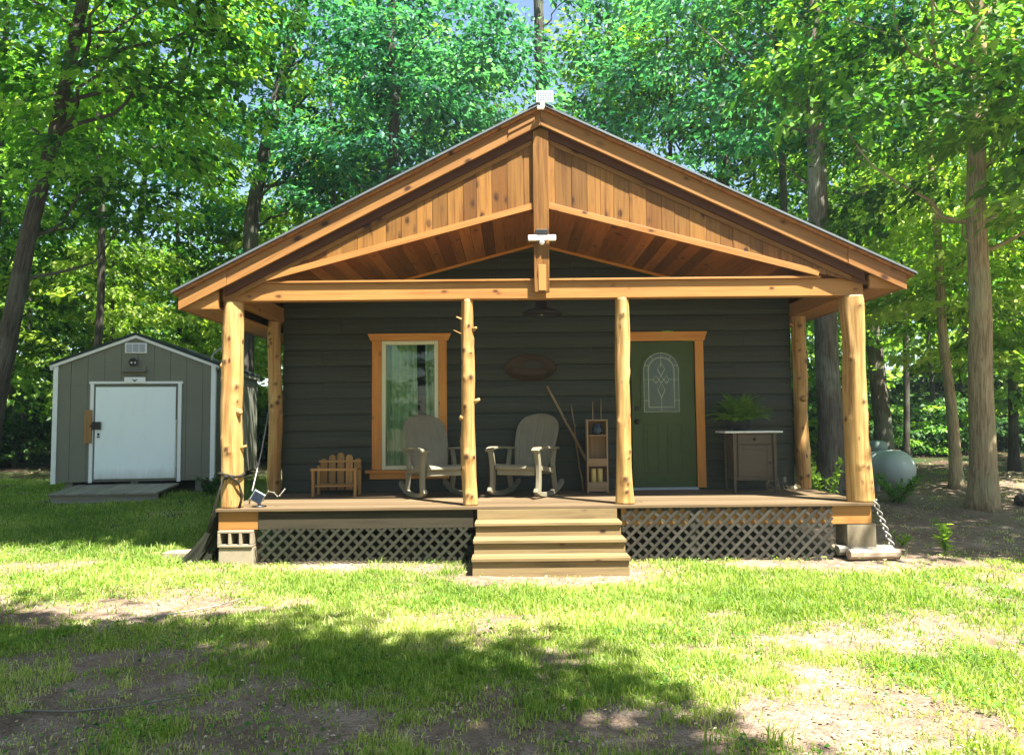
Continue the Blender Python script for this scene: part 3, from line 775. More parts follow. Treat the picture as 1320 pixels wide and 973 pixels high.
# oval sign
t = T('oval_plaque', 'dark brown oval carved plaque on the green siding', 'plaque', (.265, 10.69, 2.385))
rx = Matrix.Rotation(PI/2, 3, 'X')
mb = MB(); mb.lathe((0, 0, 0), [(0, .0), (.30, .0), (.345, .006), (.375, .012), (.375, -.006), (0, -.006)][::-1], 40, rot=rx, sy=.52)
mb.lathe((0, 0, 0), [(.34, .006), (.352, .024), (.366, .027), (.376, .02), (.376, 0)][::-1], 40, rot=rx, sy=.52); mb.build('board', M['oval'], t, True)
mb = MB(); mb.prism([(-.10, -.004, .02), (-.02, -.004, -.01), (.10, -.004, .0), (.22, -.004, .03), (.20, -.004, .075), (.09, -.004, .10), (-.03, -.004, .105), (-.09, -.004, .07)], (0, -.010, 0)); mb.build('carving', M['ovalpale'], t, bevel=.004)
mb = MB(); mb.prism([(-.27, -.003, -.06), (-.02, -.003, -.10), (.22, -.003, -.08), (.26, -.003, -.03), (.06, -.003, -.03), (-.14, -.003, .0), (-.25, -.003, .02)], (0, -.012, 0)); mb.build('relief', M['oval'], t, bevel=.004)

# rocking chairs
DZ = .632
def rocking_chair(loc, rz, label):
    t = T('rocking_chair', label, 'rocking chair', loc, rz, 'rocking chairs on the porch')
    m = M['resin']
    def backf(u, v, off=0):
        s = v*2-1; w = .235+.075*math.sin(min(1, u*1.15)*PI*.62)
        if u > .78: w *= 1-.28*((u-.78)/.22)**2.2
        h = u*(1-.075*s*s)
        z = .36+.74*h; y = .19+.30*h+.05*h*h+.035*(1-s*s)
        gv = abs((v*5.5) % 1-.5); g = .007*max(0, 1-gv/.10) if .05 < u < .93 and .06 < v < .94 else 0
        return (s*w, y+g+off, z)
    mb = MB(); mb.grid(lambda u, v: backf(u, v), 30, 66, .5, (0, .03, 0)); mb.build('backrest', m, t, True)
    def seatf(u, v):
        s = v*2-1; y = -.36+.62*u
        z = .425-.10*u+.02*math.cos(u*PI)-.018*(1-s*s)*math.sin(u*PI) - (.05*((.10-u)/.10)**2 if u < .10 else 0)
        return (s*(.285-.04*u), y, z)
    mb = MB(); mb.grid(seatf, 24, 16, .5, (0, 0, -.035)); mb.build('seat', m, t, True)
    mb = MB(); mb.box(-.27, .27, -.335, -.30, .29, .385); mb.build('apron', m, t, bevel=.01)
    for s in (-1, 1):
        x = s*.325
        def bar(name, pts, w, hs):
            mb = MB(); P = []
            n = 14
            for i in range(n+1):
                q = i/n*(len(pts)-1); k = min(int(q), len(pts)-2); f = q-k
                P.append(tuple(pts[k][c]*(1-f)+pts[k+1][c]*f for c in range(2)))
            for a_ in range(2):
                Q = P[:]
                for i in range(1, n): P[i] = tuple((Q[i-1][c]+2*Q[i][c]+Q[i+1][c])/4 for c in range(2))
            vs, fs, gs = [], [], []
            for i, (y, z) in enumerate(P):
                a = P[max(0, i-1)]; b = P[min(n, i+1)]; d = math.hypot(b[0]-a[0], b[1]-a[1]); ny, nz = -(b[1]-a[1])/d, (b[0]-a[0])/d
                h = hs[0]+(hs[1]-hs[0])*i/n
                for dx, q in ((-w/2, -1), (w/2, -1), (w/2, 1), (-w/2, 1)):
                    vs.append((x+dx, y+ny*h/2*q, z+nz*h/2*q)); gs.append(V(vs[-1]))
            for i in range(n):
                for j in range(4): fs.append((i*4+j, i*4+(j+1) % 4, (i+1)*4+(j+1) % 4, (i+1)*4+j))
            fs += [(3, 2, 1, 0), (n*4, n*4+1, n*4+2, n*4+3)]
            mb.add(vs, fs, gs, .5)
            o_ = mb.build(name, m, t, False, .008)
        bar('rocker', [(-.46, .115), (-.34, .055), (-.15, .033), (.08, .033), (.30, .065), (.46, .125), (.53, .165)], .052, (.055, .07))
        bar('leg', [(-.36, .06), (-.335, .25), (-.345, .45), (-.40, .625)], .055, (.085, .075))
        bar('leg', [(.26, .06), (.20, .25), (.16, .42), (.24, .63)], .05, (.08, .06))
        bar('side_rail', [(-.33, .39), (.0, .35), (.18, .32)], .04, (.06, .06))
        bar('armrest', [(-.46, .605), (-.40, .645), (-.2, .648), (.05, .635), (.30, .625)], .105, (.035, .03))
    return t
rocking_chair((.17, 10.02, DZ), math.radians(-24), 'taupe resin rocking chair below the oval plaque')
rocking_chair((-1.02, 10.0, DZ), math.radians(27), 'taupe resin rocking chair in front of the curtained window')

# small slatted bench
t = T('small_bench', 'small varnished pine bench with five round-topped slats', 'bench', (-2.42, 10.28, DZ))
mb = MB()
for k, h in enumerate((.50, .55, .58, .55, .50)):
    x = -.225+k*.118; w = .048
    mb.prism([(x-w, .20, .06), (x+w, .20, .06)]+[(x+w*math.cos(PI*i/10), .20, h-w+w*math.sin(PI*i/10)) for i in range(11)], (0, .018, 0), (0, 0, 1))
mb.build('backrest', M['bench'], t, bevel=.003)
mb = MB(); mb.box(-.29, .30, .176, .199, .445, .472, 'x', .9); mb.build('back_rail', M['bench'], t, bevel=.003)
for s in (-1, 1):
    for y0, h in ((-.16, .345), (.14, .40)):
        mb = MB(); mb.box(s*.285-.018, s*.285+.018, y0, y0+.05, 0, h, 'z', .7); mb.build('leg', M['bench'], t, bevel=.003)
mb = MB(); mb.box(-.315, .315, -.17, -.148, .346, .38, 'x', .9); mb.box(-.265, .265, -.155, -.135, .13, .15, 'x', .8); mb.build('front_rail', M['bench'], t, bevel=.003)
for s in (-1, 1):
    mb = MB(); mb.box(s*.285-.03, s*.285+.03, -.146, .19, .346, .364, 'y', .6); mb.build('armrest', M['bench'], t, bevel=.003)
mb = MB()
for k in range(3): mb.box(-.262, .262, -.13+k*.10, -.13+k*.10+.085, .135, .152, 'x')
mb.build('seat', M['bench'], t, bevel=.003)

# walking sticks
def stick(label, p0, p1, r, n=9, wob=.012, seed=1):
    o = V(p0); mb = MB(o); P = []
    for i in range(n):
        q = V(p0).lerp(V(p1), i/(n-1)); P.append(q+V((noise.noise((i*.7, seed, 0)), 0, noise.noise((0, i*.7, seed))))*wob*(1 if 0 < i < n-1 else 0))
    mb.tube(P, [r*(1.05-.35*i/(n-1))*(1+.15*noise.noise((i*1.3, seed, 2))) for i in range(n)], 9)
    q = P[n*2//3]; mb.tube([q, q+V((.02, -.015, .02))], [r*.7, r*.5], 6)
    ob = mb.build('walking_stick', M['stick'], None, True, loc=o); return tag(ob, label, 'walking stick')
stick('longest pale walking stick leaning left behind the narrow crate', (1.25, 10.50, DZ+.02), (.50, 10.67, 2.12), .022, 13, .02, 3)
stick('short dark walking stick just left of the narrow crate', (.98, 10.52, DZ+.01), (.84, 10.67, 1.86), .013, 9, .03, 5)
stick('thin dark walking stick rising behind the left side of the narrow crate', (1.12, 10.51, DZ+.01), (1.15, 10.67, 1.90), .011, 9, .02, 8)
stick('thinnest walking stick rising behind the right side of the narrow crate', (1.26, 10.51, DZ+.01), (1.27, 10.67, 1.93), .009, 9, .02, 9)

# narrow wooden crate with jars and candles
t = T('narrow_crate', 'tall narrow open wooden crate with two shelves against the siding', 'crate', (1.165, 10.36, DZ))
mb = MB(); mb.box(-.125, .125, .085, .10, 0, .985, 'z', .6); mb.build('back_panel', M['crate'], t)
for s in (-1, 1):
    mb = MB(); mb.box(s*.135-.01, s*.135+.01, -.085, .10, 0, .985, 'z', .9); mb.build('side_panel', M['crate'], t, bevel=.003)
mb = MB(); mb.box(-.15, .15, -.09, .105, .986, 1.004, 'x', .9); mb.build('top', M['crate'], t, bevel=.003)
for z in (.365, .775):
    mb = MB(); mb.box(-.124, .124, -.085, .084, z, z+.018, 'x', 1.0); mb.build('shelf', M['crate'], t, bevel=.003)
for a, b, q in ((.02, .15, .8), (.385, .47, .6)):
    mb = MB(); mb.box(-.124, .124, -.082, -.07, a, b, 'x', q); mb.build('front_board', M['crate'], t, bevel=.003)
mb = MB(); mb.box(-.124, .124, -.068, .084, .02, .035, 'x', .8); mb.build('bottom', M['crate'], t)
o = MB(); o.lathe((0, 0, 0), [(.05, 0), (.072, .03), (.078, .08), (.06, .12), (.045, .135), (.055, .15), (.045, .15), (.04, .13), (0, .13)], 24)
tag(o.build('jar', M['bluejar'], None, True, loc=(1.175, 10.345, DZ+.794)), 'dark blue glazed jar on the top shelf of the narrow crate', 'jar')
for x, lb in ((1.115, 'left pale yellow candle in the lower bay of the narrow crate'), (1.205, 'right pale yellow candle in the lower bay of the narrow crate')):
    t2 = T('candle', lb, 'candle', (x, 10.35, DZ+.036), 0, 'candles in the narrow crate')
    mb = MB(); mb.lathe((0, 0, 0), [(.036, 0), (.037, .285), (.030, .295), (0, .288)], 20); mb.build('wax', M['yellow'], t2, True)
    mb = MB(); mb.tube([(0, 0, .285), (.003, 0, .312)], .003, 5); mb.build('wick', M['black'], t2)

# cabinet and fern
t = T('cabinet', 'taupe painted washstand cabinet with white top beside the door', 'cabinet', (3.265, 10.30, DZ))
m = M['taupe']
mb = MB(); mb.box(-.26, .26, -.19, .20, .165, .80, 'z'); mb.build('body', m, t, bevel=.004)
for x in (-1, 1):
    for y in (-.2, .205):
        mb = MB(); mb.beam((x*.27, y, .80), (x*.275, y, 0), .045, .045, (0, 1, 0), taper=.7); mb.build('leg', m, t, bevel=.004)
mb = MB(); mb.box(-.225, .225, -.208, -.1905, .655, .785); d = mb.build('drawer', m, t, bevel=.005)
mb = MB(); mb.lathe((0, -.209, .72), [(.008, 0), (.008, .012), (.018, .018), (.014, .03), (0, .032)], 14, rot=rx); mb.build('knob', M['iron'], d, True)
mb = MB(); mb.box(-.225, .225, -.206, -.1905, .22, .635); d = mb.build('door', m, t, bevel=.005)
mb = MB()
for a, b, c, e in ((-.225, -.165, .22, .635), (.165, .225, .22, .635)): mb.box(a, b, -.214, -.2065, c, e)
mb.box(-.164, .164, -.214, -.2065, .22, .28); mb.box(-.164, .164, -.214, -.2065, .575, .635); mb.build('door_frame', m, d, bevel=.004)
mb = MB(); mb.lathe((.195, -.215, .40), [(.008, 0), (.008, .012), (.018, .018), (.014, .03), (0, .032)], 14, rot=rx); mb.build('knob', M['iron'], d, True)
mb = MB(); mb.box(-.405, .375, -.255, .235, .803, .828); mb.build('top', M['top'], t, bevel=.006)
t = T('potted_fern', 'bushy green potted fern on the white cabinet top', 'fern', (3.12, 10.28, DZ+.829))
mb = MB(); mb.lathe((0, 0, 0), [(.10, 0), (.14, .10), (.15, .115), (.148, .13), (.135, .13), (.12, .11), (0, .11)], 24); mb.build('pot', M['pot'], t, True)
Ff = Fol(77); stems = MB()
for i in range(110):
    a = Ff.r.uniform(0, 2*PI); el = Ff.r.uniform(.35, 1.55); l = Ff.r.uniform(.30, .50)
    P0 = np.array((.05*math.cos(a), .05*math.sin(a), .12)); n = 26
    pts = []
    for k in range(n):
        u = k/(n-1); e = el-1.05*u*u; 
        step = l/n; P0 = P0+np.array((math.cos(a)*math.cos(e), math.sin(a)*math.cos(e), math.sin(e)))*step
        pts.append(P0.copy())
        if k > 2:
            dv = np.array((math.cos(a)*math.cos(e), math.sin(a)*math.cos(e), math.sin(e))); sd = np.array((-math.sin(a), math.cos(a), 0))
            for s in (-1, 1):
                Ff.P.append(P0[None]); Ff.D.append((sd*s+dv*.5+np.array((0, 0, -.15)))[None]); Ff.N.append((np.cross(sd, -dv)+Ff.r.normal(0, .2, 3))[None])
                Ff.L.append(np.array([.052*math.sin(PI*(u*.85+.12))+.008])); Ff.T.append(np.array([np.clip(.35+.3*u+Ff.r.normal(0, .15), 0, 1)]))
    stems.tube(pts[::5], [.003]*len(pts[::5]), 4, cap=False)
o = bpy.data.objects.new('foliage', Ff.mesh('foliage', M['fern'], .38)); C.objects.link(o); o.parent = t
stems.build('stems', M['fern'], t)
# dry vine beside the cabinet leg
t = T('dry_vine', 'sprig of pale dry vine with yellow leaves on the deck by the rear right post', 'vine', (3.68, 10.38, DZ))
mb = MB()
for k in range(3): mb.tube([(-.10+.03*k+.09*math.cos(q*.8+k)*(1-.05*q), .03*k, .07+.02*k+.07*math.sin(q*.8+k)) for q in range(9)], .004, 5)
mb.build('stem', M['stick'], t, True)
Fv = Fol(5); Fv.spray((-.05, 0, .05), (1, -.1, .05), .32, 40, .05, .1, .8, .3); o = bpy.data.objects.new('leaves', Fv.mesh('leaves', M['litter'])); C.objects.link(o); o.parent = t

# small solar light with string cord on the deck
t = T('solar_light', 'small dark solar garden light panel tilted on the left deck corner', 'solar light', (-3.03, 8.93, DZ))
ti = Matrix.Rotation(math.radians(14), 3, 'X') @ Matrix.Rotation(math.radians(32), 3, 'Y')
mb = MB(); b = MB(); b.box(-.07, .07, -.01, .01, -.07, .07); mb.add([ti @ v + V((0, -.03, .12)) for v in b.v], b.f, b.g); mb.build('panel_frame', M['cellgrid'], t, bevel=.004)
mb = MB(); b = MB(); b.box(-.06, .06, -.014, -.0105, -.06, .06); mb.add([ti @ v + V((0, -.03, .12)) for v in b.v], b.f, b.g); mb.build('cell_panel', M['cells'], t)
mb = MB(); mb.lathe((0, .03, 0), [(.085, 0), (.085, .012), (.02, .02), (.014, .10), (0, .10)], 20); mb.build('stand', M['black'], t, True)
mb = MB(); P = [(-.16+.045*i, .06+.04*math.sin(i*1.9), .06+.05*math.sin(i*1.3)+.012*i) for i in range(11)]
mb.tube(P, .006, 6); 
for p in P: mb.lathe(p, [(0, -.014), (.012, 0), (0, .014)], 8)
mb.build('string_cord', M['old'], t, True)

# strap round the left front post, with the dark bundle hanging from it
o = V((-3.345, 8.9, 1.02)); mb = MB(o)
mb.tube([o+V((.142*math.cos(q), .142*math.sin(q), .02*math.sin(q*2)+(.0))) for q in [2*PI*i/24 for i in range(25)]], .017, 8)
mb.tube([o+V((-.01, -.15, 0)), o+V((.0, -.17, -.02)), o+V((.03, -.165, .01))], [.02, .034, .02], 8)
mb.tube([o+V((-.02, -.16, -.01)), o+V((-.09, -.16, -.22)), o+V((-.17, -.13, -.50)), o+V((-.235, -.06, -.66))], [.012, .016, .022, .03], 8)
mb.tube([o+V((.02, -.155, 0)), o+V((.12, -.1, -.08)), o+V((.145, -.03, -.25)), o+V((.125, -.08, -.385))], [.012, .012, .014, .015], 8)
tag(mb.build('strap', M['strap'], None, True, loc=o), 'dark knotted strap tied around the left front post', 'strap')
t = T('tarp_bundle', 'dark drooping folded tarp bundle on the ground beside the left front post', 'tarp', (-3.62, 9.05, 0))
def bundle(u, v):
    a = v*2*PI; z = .62*(1-u)-.02
    r = .045+.17*u**1.2+.035*u*math.sin(a*9+2*u)+.02*math.sin(a*17)
    return (-.17*u*u+.12*(1-u)+r*math.cos(a)*.9, r*math.sin(a)*.75, z+.02*math.sin(a*5)*u)
mb = MB(); mb.grid(bundle, 24, 90); mb.build('tarp', M['tarp'], t, True)
# guy rope
o = V((-3.20, 9.2, .80)); mb = MB(o); mb.tube([o, V((-3.36, 10.0, 1.25)), V((-3.45, 10.55, 1.80))], .008, 6)
tag(mb.build('guy_rope', M['rope'], None, True, loc=o), 'thin pale rope slanting up to the rear left post', 'rope')
# twisted rope at the right front post
o = V((4.26, 8.86, .64)); mb = MB(o); P0, P1 = V((4.245, 8.83, .66)), V((4.47, 8.86, .05))
for k in range(2):
    mb.tube([P0.lerp(P1, i/60)+V((-0+.024*math.cos(i*.36+k*PI), .024*math.sin(i*.36+k*PI), 0)) for i in range(61)], .010, 7)
tag(mb.build('twisted_rope', M['rope'], None, True, loc=o), 'pale twisted rope hanging off the right front deck corner', 'rope')
# split logs under the right pier
for k, (x0, x1, y, z, r, lb) in enumerate(((3.86, 4.44, 8.70, .062, .075, 'pale split log lying on the ground below the right pier'), (3.80, 4.43, 8.86, .085, .075, 'grey split log behind the paler one under the right pier'))):
    o = V((x0, y, z)); mb = MB(o)
    mb.tube([(x0+(x1-x0)*i/8, y+.01*noise.noise((i*.6, k, 1)), z+.008*noise.noise((i*.7, k, 4))) for i in range(9)], [r*(1+.12*noise.noise((i*.8, k, 9))) for i in range(9)], 9)
    for i, v in enumerate(mb.v): mb.v[i] = V((v.x, v.y, min(v.z, .042)))
    tag(mb.build('split_log', M['log_old' if k == 0 else 'old'], None, False, .006, o), lb, 'log')

# ------------------------------------------------------------------ the shed
sg = gz(-7, 14.6)
SH = thing('shed', 'olive garden shed with white trim and a wide white door', 'shed', (-7.34, 14.5, sg+.08), math.radians(7))
def sp(mb, name, mat, p=SH, **k): return mb.build(name, mat, p, **k)
hw, eh, ah, dp = 1.49, 2.36, 2.93, 3.75        # half width, eave and apex heights (front at y = 0)
b0 = .12
mb = MB(); x = -hw
while x < hw-.01:
    x2 = min(x+.305, hw)
    def tz(q): return ah-(ah-eh)*abs(q)/hw
    pts = [(x+.004, 0, b0), (x2-.004, 0, b0), (x2-.004, 0, tz(x2-.004))]
    if x < 0 < x2: pts.append((0, 0, ah))
    pts.append((x+.004, 0, tz(x+.004)))
    mb.prism(pts, (0, .03, 0), (0, 0, 1), .5); x = x2
mb.prism([(-hw, .012, b0), (hw, .012, b0), (hw, .012, eh), (0, .012, ah-.01), (-hw, .012, eh)], (0, .02, 0), (0, 0, 1))
for s in (-1, 1):
    y = .035
    while y < dp-.05:
        y2 = min(y+.305, dp); mb.box(min(s*hw, s*(hw-.03)), max(s*hw, s*(hw-.03)), y+.004, y2-.004, b0, eh-.02, 'z', .5); y = y2
    mb.box(min(s*(hw-.012), s*(hw-.035)), max(s*(hw-.012), s*(hw-.035)), .034, dp, b0, eh-.03, 'z')
mb.prism([(-hw, dp, b0), (hw, dp, b0), (hw, dp, eh), (0, dp, ah-.02), (-hw, dp, eh)], (0, .03, 0), (0, 0, 1))
sp(mb, 'wall', M['shed'])
mb = MB(); mb.box(-hw+.0, hw, -.012, -.002, 1.985, 1.993); sp(mb, 'siding_joint', M['shed'])
mb = MB()
sl_ = (ah-eh)/hw
for s in (-1, 1):
    xe = s*(hw+.07); ze = ah-sl_*(hw+.07)
    mb.prism([(0, -.07, ah+.075), (xe, -.07, ze+.075), (xe, -.07, ze+.025), (0, -.07, ah+.025)], (0, dp+.14, 0), (0, 1, 0))
sp(mb, 'roof', M['shingle'])
for s in (-1, 1):
    xe = s*(hw+.065); ze = ah-sl_*(hw+.065)
    mb = MB(); mb.prism([(0, -.05, ah+.024), (xe, -.05, ze+.024), (xe, -.05, ze-.035), (0, -.05, ah-.035)], (0, .045, 0)); sp(mb, 'rake_trim', M['white'], bevel=.003)
    mb = MB(); mb.box(min(s*(hw+.012), s*(hw-.075)), max(s*(hw+.012), s*(hw-.075)), -.02, -.002, b0-.03, eh-.01, 'z'); mb.box(min(s*(hw+.002), s*(hw+.012)), max(s*(hw+.002), s*(hw+.012)), -.002, .06, b0-.03, eh-.02, 'z'); sp(mb, 'corner_trim', M['white'], bevel=.003)
    mb = MB(); mb.box(min(s*(hw+.002), s*(hw+.012)), max(s*(hw+.002), s*(hw+.012)), dp-.06, dp+.03, b0-.03, eh-.02, 'z'); sp(mb, 'corner_trim', M['shed'], bevel=.003)
    mb = MB(); mb.box(min(s*(hw+.02), s*(hw+.06)), max(s*(hw+.02), s*(hw+.06)), -.05, dp+.05, eh-.09, eh-.02, 'y'); sp(mb, 'eave_trim', M['white' if s < 0 else 'shed'], bevel=.003)
# door with frame
mb = MB(); mb.box(-.72, .76, -.028, -.0125, .17, 1.94, 'z'); sdo = sp(mb, 'door', M['scuffed'], bevel=.004)
mb = MB(); mb.box(-.82, -.752, -.03, -.002, .10, 2.0, 'z'); mb.box(.80, .868, -.03, -.002, .10, 2.0, 'z'); mb.box(-.84, .89, -.033, -.002, 2.002, 2.05); mb.build('door_frame', M['white'], sdo, bevel=.003)
mb = MB(); mb.beam((.772, -.025, .35), (.785, -.05, .17), .012, .02); mb.beam((.772, -.025, 1.3), (.778, -.025, .36), .012, .02); mb.build('torn_weather_strip', M['cream'], sdo)
mb = MB(); mb.box(-.675, -.625, -.05, -.029, .97, .99); mb.lathe((-.65, -.03, 1.03), [(.02, 0), (.022, .015), (.0, .03)], 12, rot=rx); mb.build('handle', M['black'], sdo)
mb = MB(); mb.box(-.90, -.765, -.065, -.034, .86, 1.50, 'z', .5); la = sp(mb, 'latch_board', M['bench'], bevel=.004)
mb = MB(); mb.box(-.764, -.60, -.075, -.05, 1.12, 1.27); mb.box(-.79, -.70, -.095, -.076, 1.17, 1.21); mb.build('hasp', M['iron'], la, bevel=.003)
# gable vent, ledge
mb = MB(); mb.box(-.20, .20, -.03, -.002, 2.60, 2.80); ve = sp(mb, 'vent', M['white'], bevel=.004)
mb = MB()
for k in range(3): mb.box(-.175+k*.12, -.175+k*.12+.105, -.038, -.0305, 2.62, 2.78)
mb.build('louver_panel', M['cellgrid'], ve, bevel=.002)
mb = MB(); mb.box(-.245, .215, -.13, -.002, 2.235, 2.255); mb.box(-.225, .2, -.03, -.002, 2.255, 2.34); sp(mb, 'ledge', M['shed'], bevel=.003)
mb = MB()
for x in (-1.2, 0, 1.2): mb.box(x-.07, x+.07, .05, dp, -.2, b0-.005, 'y')
sp(mb, 'skid', M['old'])
mw = SH.matrix_basis
def onshed(p): return Matrix.Translation(SH.location) @ Matrix.Rotation(math.radians(7), 4, 'Z') @ V(p)
t = T('flood_light', 'round black flood light above the ledge on the shed gable', 'light', onshed((-.02, -.03, 2.42)), math.radians(7))
mb = MB(); mb.lathe((0, .025, 0), [(.05, 0), (.05, .04), (0, .04)], 16, rot=rx); mb.build('mount', M['black'], t, True)
mb = MB(); mb.lathe((0, -.015, .0), [(.03, 0), (.07, .02), (.083, .06), (.07, .062), (.045, .04), (0, .035)], 20, rot=rx); mb.build('lamp_head', M['black'], t, True)
for s in (-1, 1):
    mb = MB(); mb.lathe((s*.035, -.055, -.01), [(0, -.022), (.022, 0), (0, .022)], 10); mb.build('bulb', M['whitep'], t, True)
t = T('door_plaque', 'small white plaque with a dark bird mark above the shed door', 'plaque', onshed((0, -.036, 2.075)), math.radians(7))
mb = MB(); mb.box(-.195, .195, -.014, 0, -.06, .055); mb.build('board', M['whitep'], t, bevel=.003)
mb = MB(); mb.prism([(-.06, -.0145, .02), (0, -.0145, .0), (.06, -.0145, .02), (.02, -.0145, -.02), (0, -.0145, -.035), (-.02, -.0145, -.02)], (0, -.003, 0)); mb.build('mark', M['black'], t)
# white cable looped on the shed eave
o = onshed((hw+.0, .2, eh+.14)); mb = MB(o)
P = [(hw+.02, .1, eh-.02), (hw-.12, .15, eh+.17), (hw+.05, .2, eh+.36), (hw+.22, .25, eh+.34), (hw+.2, .3, eh+.15), (hw+.05, .3, eh+.07), (hw+.1, .35, eh+.26), (hw+.3, .4, eh+.30), (hw+.42, .5, eh+.20)]
Q = []
for i in range(len(P)-1):
    a, b, c, d = (V(P[max(0, i-1)]), V(P[i]), V(P[i+1]), V(P[min(len(P)-1, i+2)]))
    for k in range(6):
        u = k/6; Q.append(onshed(.5*((2*b)+(c-a)*u+(2*a-5*b+4*c-d)*u*u+(-a+3*b-3*c+d)*u**3)))
mb.tube(Q, .018, 7); tag(mb.build('white_cable', M['rope'], None, True, loc=o), 'white cable looped over the right eave of the shed', 'cable')
# ramp
t = T('ramp', 'low weathered plank ramp in front of the shed door', 'ramp', (-7.37, 14.42, sg), math.radians(7))
mb = MB()
for k in range(7):
    x0 = -.93+k*.265; x1 = x0+.257
    a, b = x0-.02, x1-.02
    mb.prism([(a, -1.18, .085), (b, -1.18, .085), (x1, -.03, .155), (x0, -.03, .155)], (0, 0, -.035), (0, 1, 0), R.uniform(.2, 1))
mb.build('planks', M['old'], t, bevel=.004)
mb = MB(); mb.box(-.93, .88, -1.10, -1.06, -.12, .047); mb.box(-.9, .8, -.5, -.45, -.1, .08); mb.build('frame', M['old'], t)

# ------------------------------------------------------------------ propane tank
gt = gz(6.75, 14.4)
ang = math.radians(-70)
t = T('propane_tank', 'grey blue propane tank half hidden by the right post', 'propane tank', (6.75, 14.4, gt-.07), ang)
ry = Matrix.Rotation(PI/2, 3, 'Y')
prof = []; Rr = .35; hl = .76
for i in range(13): a = -PI/2+PI/2*i/12; prof.append((Rr*math.cos(a), -hl+Rr*.85*math.sin(a)))
for i in range(13): a = PI/2*i/12; prof.append((Rr*math.cos(a), hl+Rr*.85*math.sin(a)))
mb = MB(); mb.lathe((0, 0, .43), prof, 40, rot=ry); mb.lathe((0, 0, .43), [(Rr+.002, -.5), (Rr+.008, -.49), (Rr+.002, -.48)], 40, rot=ry); mb.lathe((0, 0, .43), [(Rr+.002, .48), (Rr+.008, .49), (Rr+.002, .5)], 40, rot=ry)
mb.build('vessel', M['tank'], t, True)
mb = MB(); mb.lathe((.35, 0, .74), [(.17, 0), (.17, .10), (.15, .17), (.09, .205), (0, .215)], 24); mb.build('dome', M['tankcap'], t, True)
for s in (-1, 1):
    for q in (-1, 1):
        mb = MB(); mb.box(s*.5-.06, s*.5+.06, q*.22-.025, q*.22+.025, -.05, .14, 'z'); mb.build('leg', M['tank'], t, bevel=.004)

# ------------------------------------------------------------------ ground
def fb(x, y, s, z=0.0): return noise.fractal((x*s, y*s, z), .9, 2.1, 4)
def blob(x, y, cx, cy, rx_, ry_): return math.exp(-((x-cx)/rx_)**2-((y-cy)/ry_)**2)
def grassiness(x, y):
    g = .60+.42*fb(x, y, .8)+.34*noise.noise((x*2.3, y*2.3, 8.0))+.30*noise.noise((x*6.2, y*6.2, 1.0))
    g -= .66*blob(x, y, -1.9, 4.1, 1.3, .8)+.45*blob(x, y, -2.6, 5.3, .8, .35)+.35*blob(x, y, .4, 3.9, .9, .7)+.38*blob(x, y, 1.9, 4.1, 1.0, .55)
    g -= .40*blob(x, y, -3.4, 6.6, 1.5, .5)+.35*blob(x, y, .2, 6.35, .7, .3)+.15*blob(x, y, 3.0, 5.5, 1.4, .4)
    g -= .8*blob(x, y, .4, 7.75, 1.2, .3)+.5*blob(x, y, 3.4, 8.45, 1.5, .3)+.4*blob(x, y, -1.8, 8.5, 1.6, .25)
    g += .25*blob(x, y, 1.4, 7.0, 2.6, .8)+.25*blob(x, y, -.8, 5.2, 1.2, .8)+.3*blob(x, y, 2.0, 8.0, .7, .4)
    if x > 4.2: g -= .75*min(1, (x-4.2)/.8)*min(1, max(0, (y-8.3)/1.0))
    if x > 2.5: g -= .14*min(1, (x-2.5)/2)
    if x > 8.4 and 12.5 < y < 19: g += .55*min(1, x-8.4)
    if x < -3.0 and y > 9: g += .25
    if y > 17: g -= min(.9, (y-17)*.22)
    return min(1, max(0, g))
xs = np.unique(np.round(np.concatenate([np.linspace(-220, -24, 15), np.arange(-23, -8, 1.0), np.arange(-8, 9.01, .11), np.arange(10, 24, 1.0), np.linspace(25, 220, 15)]), 3))
ys = np.unique(np.round(np.concatenate([np.linspace(-160, -9, 12), np.arange(-8, 2.6, .8), np.arange(3.0, 15.01, .11), np.arange(16, 40, 1.0), np.linspace(42, 420, 18)]), 3))
nx, ny = len(xs), len(ys); vs = np.zeros((ny, nx, 3)); gm = np.zeros((ny, nx))
for j, y in enumerate(ys):
    for i, x in enumerate(xs):
        fine = -8 <= x <= 9 and 3 <= y <= 15
        g = grassiness(x, y) if abs(x) < 30 and -8 < y < 40 else .2
        z = gz(x, y)
        if fine: z += .018*fb(x, y, 1.6, 5)+.010*noise.noise((x*5, y*5, 2))-.012*(1-g)
        vs[j, i] = (x, y, z-.012); gm[j, i] = g
idx = np.arange(nx*ny).reshape(ny, nx)
q = np.stack([idx[:-1, :-1], idx[:-1, 1:], idx[1:, 1:], idx[1:, :-1]], -1).reshape(-1, 4)
